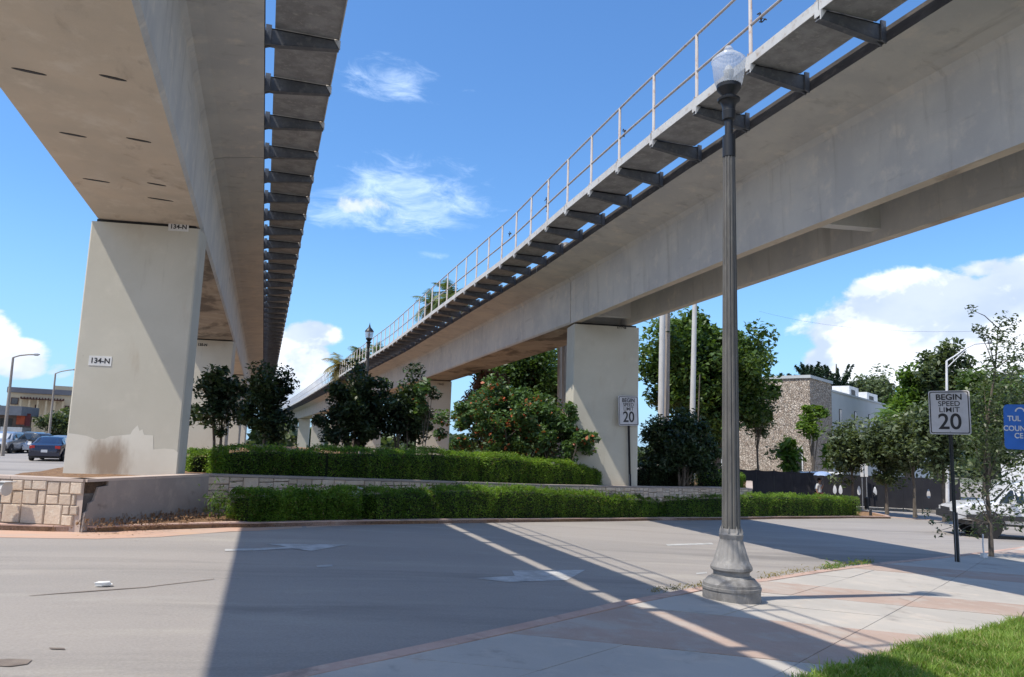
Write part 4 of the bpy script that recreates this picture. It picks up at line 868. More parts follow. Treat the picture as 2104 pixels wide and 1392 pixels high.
# near tree at the right edge
B = G(2037, 1144, .12); mp = pxm(B)
t = empty('sidewalk_tree', B, 'small leafed young tree growing from the sidewalk at the right edge', 'tree')
cls = []
for (px, py, r1) in [(2075, 700, .3), (2095, 660, .3), (2050, 690, .22), (2032, 668, .14), (2020, 645, .1), (2060, 740, .3), (2098, 740, .4), (2040, 780, .3), (2080, 800, .5), (2110, 830, .5), (2020, 830, .35), (2055, 860, .5), (2000, 880, .3), (2030, 910, .45), (2085, 900, .5), (2005, 950, .4), (2060, 960, .5), (2110, 960, .6), (1992, 1000, .3), (2025, 1010, .45), (2075, 1020, .5), (2120, 1030, .5), (2000, 1045, .25), (2045, 1060, .4), (2090, 1070, .4), (2130, 720, .5), (2150, 800, .7), (2160, 900, .8), (1950, 1070, .10), (1930, 1088, .10), (1975, 1085, .08), (1912, 1048, .07), (1918, 1072, .05), (2010, 1085, .15), (2000, 1100, .08), (2030, 1085, .2), (2015, 985, .35), (2050, 920, .4), (2070, 850, .4), (2095, 870, .4)]:
    z = hz(B, px, py); dx = (px-2037-(1144-py)*.0)*mp; rr_ = np.array([_R[0], _R[1], 0]); off = rr_*dx + np.array([B[0], B[1], 0])/np.linalg.norm(B[:2])*RNG.uniform(-.8, .8)
    cls.append((off[0], off[1], z-B[2]+(0), r1))
pts = []
for (x, y, z, r1) in cls:
    n = int((.5 if z < 3.0 else 1)*(24 + 330*r1*r1*2.2*1.5)); v = RNG.normal(size=(n, 3)); v /= np.linalg.norm(v, axis=1)[:, None]; v *= (RNG.uniform(0, 1, n)**.5)[:, None]*r1*1.25*(1 if r1 > .12 else 1.6); pts.append(np.array([x, y, z])+v)
quads('crown', leaf_quads(np.concatenate(pts), .115, .5, droop=.3), L_olive, t)
ca = np.array([c[:3] for c in cls]); bm = NB(); tk = [Vector((0, 0, 0)), Vector((.02, .0, .9)), Vector((-.05, 0, 2.)), Vector((.2, .1, 3.6)), Vector((.5, 0, 5.2)), Vector((.7, 0, 6.4))]
tube(bm, tk, [.07, .055, .045, .035, .025, .01], 8)
for c in ca:
    zz_ = max(1.0, c[2]-random.uniform(.4, 1.)); k = min(range(6), key=lambda i: abs(tk[i].z-zz_)); p0 = tk[k]; e = Vector(c); tube(bm, [p0, p0.lerp(e, .5)+Vector((0, 0, .1)), e], [.018, .012, .005], 5)
mk('trunk', bm, M_bark, t, smooth=True)
B2 = G(2022, 1146, .12); bm = NB(); tube(bm, [(0, 0, 0), (-.02, 0, .35), (.0, 0, .62)], .02, 6); box(bm, -.07, .07, -.05, .05, 0, .12)
tag(mk('tree_stake', bm, M_white, None, B2), 'short pale stake beside the foot of the young tree', 'stake')
# distant belt of trees round the horizon, beyond everything one can tell apart
n = 60000; azs = np.concatenate([RNG.uniform(-1.0, 1.6, n)]); rd = RNG.uniform(190, 330, n); azq = np.round(azs*42)/42; hh = 5.5+3.*np.sin(azq*37)+2.5*np.sin(azq*91+1)
z = hh*RNG.uniform(0, 1, n)**.7*(rd/260); P = np.stack([rd*np.sin(azs), rd*np.cos(azs), z-1], 1)
tag(quads('distant_trees', leaf_quads(P, 3.0, .6), L_olive), 'low far off belt of trees along the horizon', 'woodland', kind='stuff')
# grass of the verge: separate blades over the turf
poly = [np.array(p) for p in GV] + [np.array((11.5, 8.)), np.array((9., 5.6)), np.array((4.4, 4.9))]
def inside(P, poly):
    x, y = P[:, 0], P[:, 1]; c = np.zeros(len(P), bool); j = len(poly)-1
    for i in range(len(poly)):
        xi, yi = poly[i]; xj, yj = poly[j]; c ^= ((yi > y) != (yj > y)) & (x < (xj-xi)*(y-yi)/(yj-yi+1e-12)+xi); j = i
    return c
P = RNG.uniform((3.8, 4.4), (14, 10.5), (230000, 2)); P = P[inside(P, poly)][:80000]
edge = []
for a, b in zip(GV, GV[1:]):
    k = RNG.uniform(0, 1, 300); e = np.array(a)*(1-k[:, None])+np.array(b)*k[:, None]; edge.append(e+RNG.normal(0, .04, (300, 2)))
P = np.concatenate([P]+edge); n = len(P); z = np.array([g(x, y) for x, y in P])+.13
a = RNG.uniform(0, 6.28, n); h = RNG.uniform(.035, .10, n)*(1+.5*np.sin(P[:, 0]*5)*np.sin(P[:, 1]*6)); lean = RNG.normal(0, .45, (n, 2))*h[:, None]; w_ = .0045
dx = np.stack([np.cos(a)*w_, np.sin(a)*w_, 0*a], 1); b0 = np.stack([P[:, 0], P[:, 1], z], 1); mid = b0+np.stack([lean[:, 0]*.35, lean[:, 1]*.35, h*.6], 1); tp = b0+np.stack([lean[:, 0], lean[:, 1], h], 1)
Q = np.concatenate([np.stack([b0-dx, b0+dx, mid+dx*.8, mid-dx*.8], 1), np.stack([mid-dx*.8, mid+dx*.8, tp+dx*.15, tp-dx*.15], 1)])
tag(quads('grass', Q, L_grass), 'short bright grass at the lower right beside the sidewalk', 'grass', kind='stuff')
# weeds in the kerb joint by the lamp post
def weeds(pix, n, s, label, leaf):
    A = [np.array(G(x, y, .12)) for x, y in pix]; t_ = RNG.uniform(0, len(A)-1, n); i = t_.astype(int); f = (t_-i)[:, None]; A = np.array(A); P = A[i]*(1-f)+A[np.minimum(i+1, len(A)-1)]*f + RNG.normal(0, 1, (n, 3))*np.array([.06, .06, 0]); P[:, 2] += np.abs(RNG.normal(0, s*.5, n))
    tag(quads('kerb_weeds', leaf_quads(P, s, .22, droop=-.5), leaf), label, 'weeds', kind='stuff')
weeds([(1562, 1190), (1640, 1176), (1735, 1163), (1790, 1156)], 420, .07, 'dry weeds growing along the kerb right of the lamp post', L_palmd)
weeds([(1690, 1171), (1730, 1164), (1795, 1157)], 240, .10, 'green weeds growing along the kerb near the speed limit sign', L_lime)
weeds([(1340, 1216), (1430, 1206), (1475, 1200)], 420, .05, 'dry leaves drifted against the kerb left of the lamp post', L_palmd)

0 and print('HEDGE', [np.round(c, 1) for c in (U1[0], U1[-1])], [np.round(far(q_, 935, d_)[:2], 1) for q_, d_ in ((1040, 29.), (1160, 27.7))])
# ---------------------------------------------------------------- lamp posts
YC = lambda l: l
lamp_px = [(97, 2, 'g'), (97.5, 6, 'g'), (104, 10, 'g'), (108, 9, 'g'), (111, 16, 'g'), (114, 16.5, 'g'), (115, 22, 'g'), (119.5, 23.5, 'g'), (120.5, 29, 'g'), (125, 34, 'g'), (129, 34.6, 'g'), (131, 33, 'g'), (142, 31.7, 'g'), (160, 29.8, 'g'), (172, 27.2, 'g'), (178, 24.5, 'g')]
iron_px = [(176, 22), (177, 24.8), (184, 24), (188, 21), (194, 16), (199, 12.5), (203, 12.5), (204, 20), (205.5, 22.8), (209, 22), (211, 18), (216, 14.5), (222, 13), (229, 12.8), (230, 14), (247, 12.2), (250, 8.4), (280, 8.2), (281, 13), (324, 13), (326, 11)]
shaft_px = [(325, 11.6), (700, 15.0), (1085, 18.2)]
base_px = [(1086, 19), (1094, 21), (1098, 24.5), (1102, 24), (1108, 22.5), (1121, 26), (1140, 31.5), (1149, 34.5), (1151, 35.5), (1156, 37.5), (1160, 40), (1164, 42), (1169, 42), (1172, 39), (1173, 36.5), (1181, 36), (1182, 39), (1186, 42), (1187, 46.5), (1192, 51), (1196, 54), (1197, 57), (1203, 57.5), (1204, 59.5), (1209, 59.5), (1210, 58), (1236, 58.2), (1239, 57.5)]
M_globe, t = newmat('frosted acrylic globe')
gl = t.n('ShaderNodeBsdfPrincipled', {'Base Color': (.80, .82, .83, 1), 'Roughness': .22, 'Specular IOR Level': .7})
trn = t.n('ShaderNodeBsdfTranslucent', {'Color': (.80, .82, .84, 1)}); tp_ = t.n('ShaderNodeBsdfTransparent', {'Color': (.93, .95, .97, 1)})
m1 = t.n('ShaderNodeMixShader', {0: .45, 1: gl.outputs[0], 2: trn.outputs[0]}); m2 = t.n('ShaderNodeMixShader', {0: .55, 1: m1.outputs[0], 2: tp_.outputs[0]})
t.nt.links.new(m2.outputs[0], t.n('ShaderNodeOutputMaterial').inputs[0])
C0 = G(1503, 1231, .12); tilt_top = far(1488, 97, float(np.hypot(*C0[:2])))
def lamp(loc, k, label, dark_roof=False, lean=(0, 0, 0), group='acorn lamp posts'):
    e = empty('lamp_post', loc, label, 'lamp post', group); d0 = float(np.hypot(*C0[:2])); mp_ = pxm((C0[0], C0[1], 3))
    def Z(y): x = 1503-(1240-y)*.0135; return (hz(C0, x, y)-C0[2])*k
    def rr(px, y): return px*pxm((C0[0], C0[1], Z(y)/k+C0[2]))*k
    bm = NB(); zz_ = [(rr(r_, y), Z(y)) for y, r_ in base_px[::-1]]; zz_[0] = (zz_[0][0], -.02)
    def fl(z, a):
        y0_, y1_ = Z(1150), Z(1104); return 1+.05*(abs(math.sin(a*8))-.6) if y0_ < z < y1_ else 1
    lathe(bm, zz_, 96, fl); mk('base', bm, M_pbase, e)
    bm = NB(); prof = []
    for i in range(15):
        y = 1088-(1088-325)*i/14; prof.append((rr(np.interp(y, [325, 1088], [12.2, 18.6]), y), Z(y)))
    lathe(bm, prof, 144, lambda z, a: 1-.13*(max(0, math.sin(a*12))**.7)); mk('shaft', bm, M_pole, e)
    bm = NB(); lathe(bm, [(rr(r_, y), Z(y)) for y, r_ in iron_px[::-1]], 32); mk('collar', bm, M_iron, e)
    bm = NB(); gp = [(rr(r_, y), Z(y)) for y, r_, _ in lamp_px[::-1]]
    if dark_roof:
        lathe(bm, [q for q in gp if q[1] < Z(128)], 48, lambda z, a: 1+.012*math.sin(a*24)); mk('globe', bm, M_globe, e)
        bm = NB(); lathe(bm, [(rr(35, 126), Z(128)), (rr(33, 124), Z(122)), (rr(22, 115), Z(108)), (rr(9, 100), Z(95)), (rr(6, 95), Z(84)), (rr(2.5, 95), Z(72)), (rr(.5, 95), Z(60))], 32); mk('roof', bm, M_iron, e)
    else: lathe(bm, gp, 96, lambda z, a: 1+.012*math.sin(a*32) if z < Z(128) else 1); mk('globe', bm, M_globe, e)
    bm = NB(); lathe(bm, [(rr(6, 175), Z(176)), (rr(6, 170), Z(164)), (rr(9, 160), Z(158)), (rr(11, 150), Z(148)), (rr(6, 150), Z(138)), (rr(1, 150), Z(134))], 20); mk('bulb', bm, M_lens, e)
    # knurled leaves where shaft meets base
    bm = NB()
    for i in range(8):
        a = 2*math.pi*i/8; r0 = rr(22.5, 1095); c, s = math.cos(a), math.sin(a); h = Z(1082)-Z(1104); z_ = Z(1104)
        vs = [bm.verts.new(q) for q in ((r0*.95*c+.035*s, r0*.95*s-.035*c, z_), (r0*.95*c-.035*s, r0*.95*s+.035*c, z_), (r0*1.08*c, r0*1.08*s, z_+h*.55), (r0*.86*c, r0*.86*s, z_+h*1.15))]
        bm.faces.new((vs[0], vs[1], vs[2])); bm.faces.new((vs[1], vs[3], vs[2])); bm.faces.new((vs[3], vs[0], vs[2]))
    mk('acanthus_ring', bm, M_pbase, e)
    return e
lamp(C0, 1., 'tall fluted concrete lamp post with a clear ribbed globe on the near sidewalk')
far_c = far(744, 925, 30.5); far_c[2] = zpl(far_c[0]); kk = (hz(far_c, 751, 671)-far_c[2])/((hz(C0, 1488, 90)-C0[2]))
lamp(far_c, kk, 'far lamp post with a dark pointed roof rising from the dark bushy tree', dark_roof=True)

# ---------------------------------------------------------------- signs
def billboard(B, x_top, y_top):
    """frame standing at B: up along the (slightly leaning) post, facing the camera"""
    n = np.array([-B[0], -B[1], 0]); n /= np.linalg.norm(n); v = ray(x_top, y_top); k = ((B-EYE) @ n)/(v @ n); T = EYE+v*k
    up = T-B; Hh = np.linalg.norm(up); up /= Hh; r_ = np.cross(up, n)*1.; r_ /= np.linalg.norm(r_); n = np.cross(r_, up)
    return T, up, r_, n, Hh
def frame(name, B, up, r_, n, label, cat, group=None, yaw=0.):
    e = empty(name, (0, 0, 0), label, cat, group); y = -n
    m = Matrix(((r_[0], y[0], up[0], B[0]), (r_[1], y[1], up[1], B[1]), (r_[2], y[2], up[2], B[2]), (0, 0, 0, 1)))
    if np.linalg.det(np.array([r_, y, up])) < 0: m = Matrix(((-r_[0], y[0], up[0], B[0]), (-r_[1], y[1], up[1], B[1]), (-r_[2], y[2], up[2], B[2]), (0, 0, 0, 1)))
    e.matrix_world = m @ Matrix.Rotation(yaw, 4, 'Z'); return e
def rrect(w_, h_, r_, n=5):
    o = []
    for cx1, cy1, a0 in ((w_/2-r_, h_/2-r_, 0), (-w_/2+r_, h_/2-r_, 90), (-w_/2+r_, -h_/2+r_, 180), (w_/2-r_, -h_/2+r_, 270)):
        for i in range(n+1): a = R(a0+90*i/n); o.append((cx1+r_*math.cos(a), cy1+r_*math.sin(a)))
    return o
def plate_xz(bm, poly, y0, y1):
    a = [bm.verts.new((x, y0, z)) for x, z in poly]; b = [bm.verts.new((x, y1, z)) for x, z in poly]; bm.faces.new(a); bm.faces.new(b[::-1])
    for i in range(len(poly)): j = (i+1) % len(poly); bm.faces.new((a[j], a[i], b[i], b[j]))
    bmesh.ops.recalc_face_normals(bm, faces=bm.faces)
def speed_sign(e, H, w_, h_, post_m, low_m=None, zlow=0):
    zc = H + h_/2; bm = NB()
    def chan(z0, z1): 
        bm = NB(); poly = [(-.045, 0), (-.032, 0), (-.022, .035), (.022, .035), (.032, 0), (.045, 0), (.045, .006), (.036, .006), (.026, .042), (-.026, .042), (-.036, .006), (-.045, .006)]
        prism(bm, [(x, y+.01) for x, y in poly], z0, z1); return bm
    mk('post', chan(0, H+h_*.94), post_m, e)
    if low_m: b = chan(-.1, zlow); [setattr(v, 'co', v.co+Vector((.025, .012, 0))) for v in b.verts]; mk('post_stub', b, low_m, e)
    o = NB(); plate_xz(o, [(x, z+zc) for x, z in rrect(w_, h_, .055)], -.004, .002); sg = mk('sign_plate', o, M_sign, e)
    o = NB(); outer = rrect(w_-.05, h_-.05, .045); inner = rrect(w_-.095, h_-.095, .035)
    a = [o.verts.new((x, -.0062, z+zc)) for x, z in outer]; b = [o.verts.new((x, -.0062, z+zc)) for x, z in inner]
    for i in range(len(a)): j = (i+1) % len(a); o.faces.new((a[i], a[j], b[j], b[i]))
    mk('border', o, M_ink, sg)
    for s, y, sz, off, sx in (('BEGIN', .345, .165, .005, 1.05), ('SPEED', .195, .150, .002, 1.0), ('LIMIT', .055, .148, .001, 1.1), ('20', -.225, .46, .008, .95)):
        text('lettering', s, sz*h_/.914*1.0, M_ink, sg, (0, -.008, zc+y*h_), ext=.0008, off=off*h_*.9, sx=sx*w_/h_/.83)
    for z in (zc+h_*.44, zc-h_*.44):
        o = NB(); lathe(o, [(.012, 0), (.012, .006), (.006, .009)], 8); b_ = mk('bolt', o, M_galv, sg, (0, -.006, z)); b_.rotation_euler = (R(90), 0, 0)
B = G(1966, 1155, .12); T, up, r_, n, H = billboard(B, 1953, 893)
e = frame('speed_limit_sign', B, up, r_, n, 'BEGIN SPEED LIMIT 20 sign on the right sidewalk, the larger of the two', 'road sign', 'speed limit signs', R(-8)); mp = pxm(T)
speed_sign(e, H, 74.5*mp*1.01, 90*mp*1., M_gdark, M_galv, 1.2)
B = G(1296, 1058, .15); T, up, r_, n, H = billboard(B, 1292, 875); mp = pxm(T)
e = frame('speed_limit_sign', B, up, r_, n, 'smaller BEGIN SPEED LIMIT 20 sign standing in the hedge by the right pier', 'road sign', 'speed limit signs', R(28))
speed_sign(e, H, 46*mp, 61*mp, M_black, M_galv, H*.45)
# blue sign at the right edge
B = far(2118, 1000, 21.5); B[2] = g(B[0], B[1])+.12; T, up, r_, n, H = billboard(B, 2118, 925); mp = pxm(T)
e = frame('blue_sign', B, up, r_, n, 'blue guide sign with white letters half hidden in the tree at the right edge', 'road sign')
bm = NB(); tube(bm, [(0, .03, 0), (0, .03, H+1.)], .035, 8); mk('post', bm, M_gdark, e)
hh_ = 93*mp; ww_ = 90*mp; bm = NB(); plate_xz(bm, [(x, z+H+hh_/2) for x, z in rrect(ww_, hh_, .09)], -.006, .0); sg = mk('sign_plate', bm, M_blue, e)
bm = NB(); aa = [(.10*math.cos(R(k)), .10*math.sin(R(k))) for k in range(0, 181, 20)]; bb = [(.07*math.cos(R(k)), .07*math.sin(R(k))) for k in range(180, -1, -20)]; plate_xz(bm, [(x-.32+.14, z+H+hh_*.84) for x, z in aa+bb], -.011, -.0065); mk('emblem', bm, M_white, sg)
for s, x, z in (('TUL', -.30, .68), ('COUN', -.30, .46), ('CE', -.30, .30)): text('lettering', s, .17, M_white, sg, (x+(.08 if s == 'CE' else 0), -.0085, H+hh_*z), ext=.001, off=.004, sx=.85)
# black post behind the left part of the fence etc.
def pole(name, xb, yb, xt, yt, dist, r0, r1, m, label, cat, group=None, base_on=None):
    P = G(xb, yb, base_on) if base_on is not None else far(xb, yb, dist); 
    if base_on is None: P[2] = g(P[0], P[1])
    v = ray(xt, yt); d = math.hypot(P[0], P[1])/math.hypot(v[0], v[1]); T = EYE+v*d; o = empty(name, P, label, cat, group)
    bm = NB(); k = 8; q = [(float((T[0]-P[0])*i/k), float((T[1]-P[1])*i/k), float((T[2]-P[2])*i/k)) for i in range(k+1)]; tube(bm, q, [r0+(r1-r0)*i/k for i in range(k+1)], 14); mk('pole', bm, m, o, smooth=False)
    return o, Vector(tuple(T-P))
up_g = 'tall utility poles behind the guideway'
pole('utility_pole', 1356, 960, 1364, 470, 44, .19, .15, M_conp, 'white utility pole right of the right pier, left one of a touching pair', 'utility pole', up_g)
pole('utility_pole', 1368, 960, 1374, 470, 44.6, .17, .13, M_wood, 'brownish utility pole touching the white one right of the right pier', 'utility pole', up_g)
pole('utility_pole', 1419, 960, 1430, 500, 42, .16, .11, M_conp, 'slim white pole standing alone against the big tree', 'utility pole', up_g)
pole('utility_pole', 1150, 960, 1152, 500, 38, .12, .11, M_wood, 'thin pale pole seen left of the right pier', 'utility pole', up_g)
pole('utility_pole', 1160, 960, 1163, 500, 38.6, .20, .18, M_wood, 'thick grey timber pole just left of the right pier', 'utility pole', up_g)
pole('bare_stem', 1428, 960, 1438, 770, 43, .05, .03, M_bark, 'thin bare stem leaning beside the slim white pole', 'post')
def street_light(xb, yb, xt, yt, arm, dist, r0, m, label, on=None, brace=False, group='street lights'):
    o, T = pole('street_light', xb, yb, xt, yt, dist, r0, r0*.55, m, label, 'street light', group, on)
    P = Vector(o.location); rt = Vector((_R[0], _R[1], 0)).normalized()
    pts = [T*1.0]; W = pxm(tuple(P+T))
    for (ax, ay) in arm: pts.append(T + rt*((ax-xt)*W) + Vector((0, 0, -(ay-yt)*W + (ax-xt)*W*.035)))
    bm = NB(); tube(bm, pts, r0*.38, 8); mk('arm', bm, m, o)
    if brace:
        bm = NB(); tube(bm, [T-Vector((0, 0, 14*W)), pts[2]-Vector((0, 0, 3*W))], r0*.26, 6); mk('brace', bm, m, o)
        for f in (.35, .6):
            bm = NB(); a_ = pts[0].lerp(pts[2], f); b_ = (T-Vector((0, 0, 14*W))).lerp(pts[2]-Vector((0, 0, 3*W)), f); tube(bm, [a_, b_], r0*.2, 6); mk('strut', bm, m, o)
    bm = NB(); e = pts[-1]; d = (pts[-1]-pts[-2]).normalized(); h = 6*W
    tube(bm, [e-d*h*.2, e+d*h*.5, e+d*h*1.4, e+d*h*2.2], [h*.18, h*.42, h*.45, h*.12], 10); mk('lamp_head', bm, M_galv, o)
street_light(1947, 1058, 1945, 742, [(1962, 732), (1985, 716), (2005, 707), (2030, 705)], 0, .10, M_white, 'white street light with a double braced arm behind the right speed limit sign', on=.14, brace=True)
street_light(8, 912, 27, 735, [(40, 731), (58, 729), (68, 729)], 58, .12, M_wood, 'concrete street light at the far left with its arm to the right')
street_light(99, 912, 114, 768, [(124, 764), (140, 761), (150, 760)], 72, .11, M_wood, 'second concrete street light, just left of the big pier')
# floodlights in the bed
def flood(px, py, dist_px, s, rz, label, z=None):
    P = on_y(px, py, dist_px); gz = (g(P[0], P[1])+.13) if z is None else z
    o = empty('floodlight', (P[0], P[1], gz), label, 'floodlight', 'floodlights round the island', rz=rz); h = P[2]-gz
    bm = NB(); tube(bm, [(0, 0, 0), (0, 0, h)], .02, 8); mk('stem', bm, M_galv, o)
    bm = NB(); tube(bm, [(-s*.9, 0, h), (-s*.5, 0, h), (s*.4, 0, h), (s*.55, 0, h)], [s*.35, s*.5, s*.52, s*.56], 14); mk('housing', bm, M_flood, o)
    bm = NB(); box(bm, -s*.4, s*.85, -s*.55, s*.55, h+s*.50, h+s*.56); mk('visor', bm, M_flood, o)
q = ctr[min(range(len(cpx)), key=lambda i: abs(cpx[i]-725))]; flood(725, 1014, q[1]+.35, .24, .2, 'white floodlight poking up from the left part of the front hedge')
q = ctr[min(range(len(cpx)), key=lambda i: abs(cpx[i]-1270))]; flood(1270, 1021, q[1]+.5, .15, 2.2, 'small white floodlight beside the sign in front of the right pier')
q = ctr[min(range(len(cpx)), key=lambda i: abs(cpx[i]-1388))]; flood(1388, 1026, q[1]+.5, .17, .1, 'small grey floodlight behind the hedge left of the near lamp post')
P = on_y(2, 1004, 15.6); flood(2, 1004, 15.6, .22, -.5, 'white floodlight cut by the left edge in front of the stone wall')

# ---------------------------------------------------------------- buildings
class Facade:
    def __init__(s, name, px, py, dist, label, yaw=0., away=None, cat='building'):
        P = far(px, py, dist); v = np.array([P[0], P[1]])/math.hypot(P[0], P[1])
        y = v if away is None else away; ang = math.atan2(-y[0], y[1])+yaw
        s.y = np.array([-math.sin(ang), math.cos(ang), 0]); s.x = np.array([math.cos(ang), math.sin(ang), 0]); s.o = np.array([P[0], P[1], 0.]); s.e = empty(name, s.o, label, cat, rz=ang)
        s.gz = g(P[0], P[1])-.3
    def p(s, px, py, d=0.):          # point of the plane at depth d behind the front, as (x, z)
        v = ray(px, py); k = ((s.o+s.y*d-EYE) @ s.y)/(v @ s.y); q = EYE+v*k; return float((q-s.o) @ s.x), float(q[2])
    def q(s, px, py, x=0.):          # point of the side plane at x, as (y, z)
        v = ray(px, py); k = ((s.o+s.x*x-EYE) @ s.x)/(v @ s.x); q = EYE+v*k; return float((q-s.o) @ s.y), float(q[2])
    def box(s, nm, x0, x1, y0, y1, z0, z1, m, parent=None):
        bm = NB(); box(bm, min(x0, x1), max(x0, x1), min(y0, y1), max(y0, y1), min(z0, z1), max(z0, z1)); return mk(nm, bm, m, parent or s.e)
# rubble stone block with the long pale wing
M_rub, t = newmat('rubble stone'); po = t.n('ShaderNodeNewGeometry').outputs['Position']
def vor(f, sc=6.5): return t.n('ShaderNodeTexVoronoi', {'Vector': t.vm('MULTIPLY', po, (1, 1, 1.25)), 'Scale': sc, 'Randomness': 1.}, feature=f)
vc = vor('F1'); ve = vor('DISTANCE_TO_EDGE'); lum = t.n('ShaderNodeSeparateColor', {0: vc.outputs['Color']})
cc = t.mix(t.mr(lum.outputs[0], 0, 1, smooth=False), (.30, .25, .20), (.66, .59, .50)); cc = t.mix(t.m('MULTIPLY', lum.outputs[1], .4), cc, (.42, .30, .22)); cc = t.mix(t.mr(ve.outputs[0], .015, .07), (.16, .135, .115), cc)
bp = t.n('ShaderNodeBump', {'Strength': 1., 'Distance': .09, 'Height': t.m('MULTIPLY', t.mr(ve.outputs[0], 0, .16), t.m('ADD', t.m('MULTIPLY', lum.outputs[2], .8), .2))})
pr = t.n('ShaderNodeBsdfPrincipled', {'Base Color': cc, 'Roughness': .9, 'Normal': bp.outputs[0]}); t.nt.links.new(pr.outputs[0], t.n('ShaderNodeOutputMaterial').inputs[0])
aw = ray(2330, 960); aw = np.array([aw[0], aw[1]])/math.hypot(aw[0], aw[1])
F = Facade('stone_building', 1666, 900, 60, 'rubble stone block with a long pale wing behind the black fence', away=aw)
zt = F.p(1666, 777)[1]; xL = F.p(1512, 780)[0]; yR = F.q(1708, 790)[0]
F.box('stone_wall', xL, 0, 0, yR, F.gz-1, zt, M_rub); F.box('roof_edge', xL-.1, .1, -.1, yR+.1, zt+.002, zt+.22, M_wwall)
zw = F.q(1712, 803)[1]; yE = F.q(1905, 850, -.4)[0]; wing = F.box('wing_wall', -9, -.4, yR+.003, yE, F.gz-1, zw, M_wwall); F.box('wing_parapet', -9.05, -.33, yR+.105, yE+.05, zw+.002, zw+.15, M_wwall)
for px, ya, yb in ((1726, 841, 873), (1757, 846, 878), (1786, 852, 880)):
    y, za = F.q(px, ya, -.4); _, zb = F.q(px, yb, -.4); f = F.box('window', -.395, -.36, y-.32, y+.32, zb, za, M_gdark, wing); F.box('pane', -.358, -.352, y-.26, y+.26, zb+.06, za-.06, M_glass, f)
wx, wz = F.p(1633, 945); f = F.box('window', wx-.6, wx+.6, -.06, -.002, wz-1., wz+.9, M_white); F.box('pane', wx-.52, wx+.52, -.07, -.062, wz-.9, wz+.82, M_glass, f)
for px0, px1, y0, y1 in ((1745, 1764, 793, 809), (1781, 1803, 806, 819)):
    ya, za = F.q(px0, y0, -1.5); yb, _ = F.q(px1, y1, -1.5)
    F.box('roof_unit', -3., -1.5, ya, yb, zw, za, M_white); yc_ = (ya+yb)/2; F.box('roof_grille', -1.498, -1.47, ya+(yb-ya)*.2, ya+(yb-ya)*.6, zw+.3, za-.3, M_gdark)
# low pale buildings glimpsed through the trees
F = Facade('pale_building', 1460, 900, 78, 'low white building glimpsed through the trees left of the stone block'); a = F.p(1395, 868); b = F.p(1535, 868)
F.box('wall', a[0], b[0], 0, 8, F.gz-1, a[1], M_wwall); F.box('roof', a[0]-.3, b[0]+.3, -.3, 8.3, a[1]+.002, a[1]+.3, M_roofg)
for px in (1420, 1447, 1474, 1500): x, z = F.p(px, 905); f = F.box('window', x-.5, x+.5, -.05, -.002, z-.8, z+.8, M_gdark); F.box('pane', x-.43, x+.43, -.06, -.052, z-.72, z+.72, M_glass, f)
F = Facade('pale_building', 2065, 780, 120, 'upper floors of a white building far behind the trees at the right'); a = F.p(2046, 762); b = F.p(2100, 762)
F.box('wall', a[0], b[0], 0, 10, F.gz-1, a[1], M_white)
for i in range(4): x, z = F.p(2052+i*12, 776); f = F.box('window', x-.35, x+.35, -.05, -.002, z-.5, z+.5, M_gdark)
# left side: beige building with a timber pergola, grey shop building
F = Facade('beige_building', 84, 850, 112, 'beige building with a brown timber pergola at the far left'); x0, zt = F.p(18, 806); x1, _ = F.p(190, 806)
wl_ = F.box('wall', x0, x1, 0, 12, F.gz-1, zt, M_beige); F.box('roof_band', x0-.2, x1+.4, -.2, 12.4, zt+.002, F.p(80, 799)[1], M_roofg)
xa, za = F.p(112, 791); F.box('penthouse', xa, x1-1, 2, 9, F.p(80, 798)[1]+.002, za, M_beige)
for (a0, b0, a1, b1) in ((23, 817, 37, 832), (72, 832, 78, 842), (133, 834, 141, 846), (24, 846, 36, 858), (95, 860, 104, 872)):
    xa, za = F.p(a0, b0); xb, zb = F.p(a1, b1); f = F.box('window', xa, xb, -.05, -.002, zb, za, M_brown, wl_); F.box('pane', xa+.08, xb-.08, -.06, -.052, zb+.08, za-.08, M_glass, f)
xa, za = F.p(44, 820); xb, zb = F.p(129, 826); pg_ = F.box('pergola_beam', xa, xb, -2.2, -2.0, zb, za, M_brown)
for i in range(15): x = xa+(xb-xa)*i/14; F.box('rafter', x-.09, x+.09, -2.6, -.01, za+.002, za+.18, M_brown)
for i in range(6): x = xa+(xb-xa)*i/5; F.box('pergola_post', x-.1, x+.1, -2.15, -2.05, F.gz, zb-.002, M_beige)
F = Facade('grey_shop', 30, 870, 92, 'low grey shop building with an orange red panel behind the parked cars', yaw=R(-20)); x0, zt = F.p(-60, 832); x1, zb = F.p(80, 846)
F.box('wall', x0, x1-1.6, 0, 3, F.gz-1, zt-.9, plain('brown grey shop wall', (.16, .12, .10), .8)); F.box('canopy', x0, x1-1.0, -1.6, 3, zt-.898, zt, plain('blue grey canopy', (.12, .135, .16), .6))
a, b = F.p(36, 850), F.p(52, 873); F.box('orange_panel', a[0], b[0], -.08, -.003, b[1], a[1], M_orange)
a, b = F.p(53, 850), F.p(61, 876); F.box('dark_panel', a[0], b[0], -.08, -.003, b[1], a[1], M_maroon)
for k in range(4): a, b = F.p(-6+k*10, 860), F.p(1+k*10, 900); f = F.box('window', a[0], b[0], -.05, -.002, b[1], a[1], M_gdark) if k < 3 else None
a, b = F.p(22, 878), F.p(62, 905); aw_ = F.box('awning', a[0], b[0], -2.4, -.02, a[1]-.5, a[1], M_silver)
for x in (a[0]+.1, b[0]-.1): F.box('awning_post', x-.06, x+.06, -2.3, -2.2, F.gz, a[1]-.502, M_white)

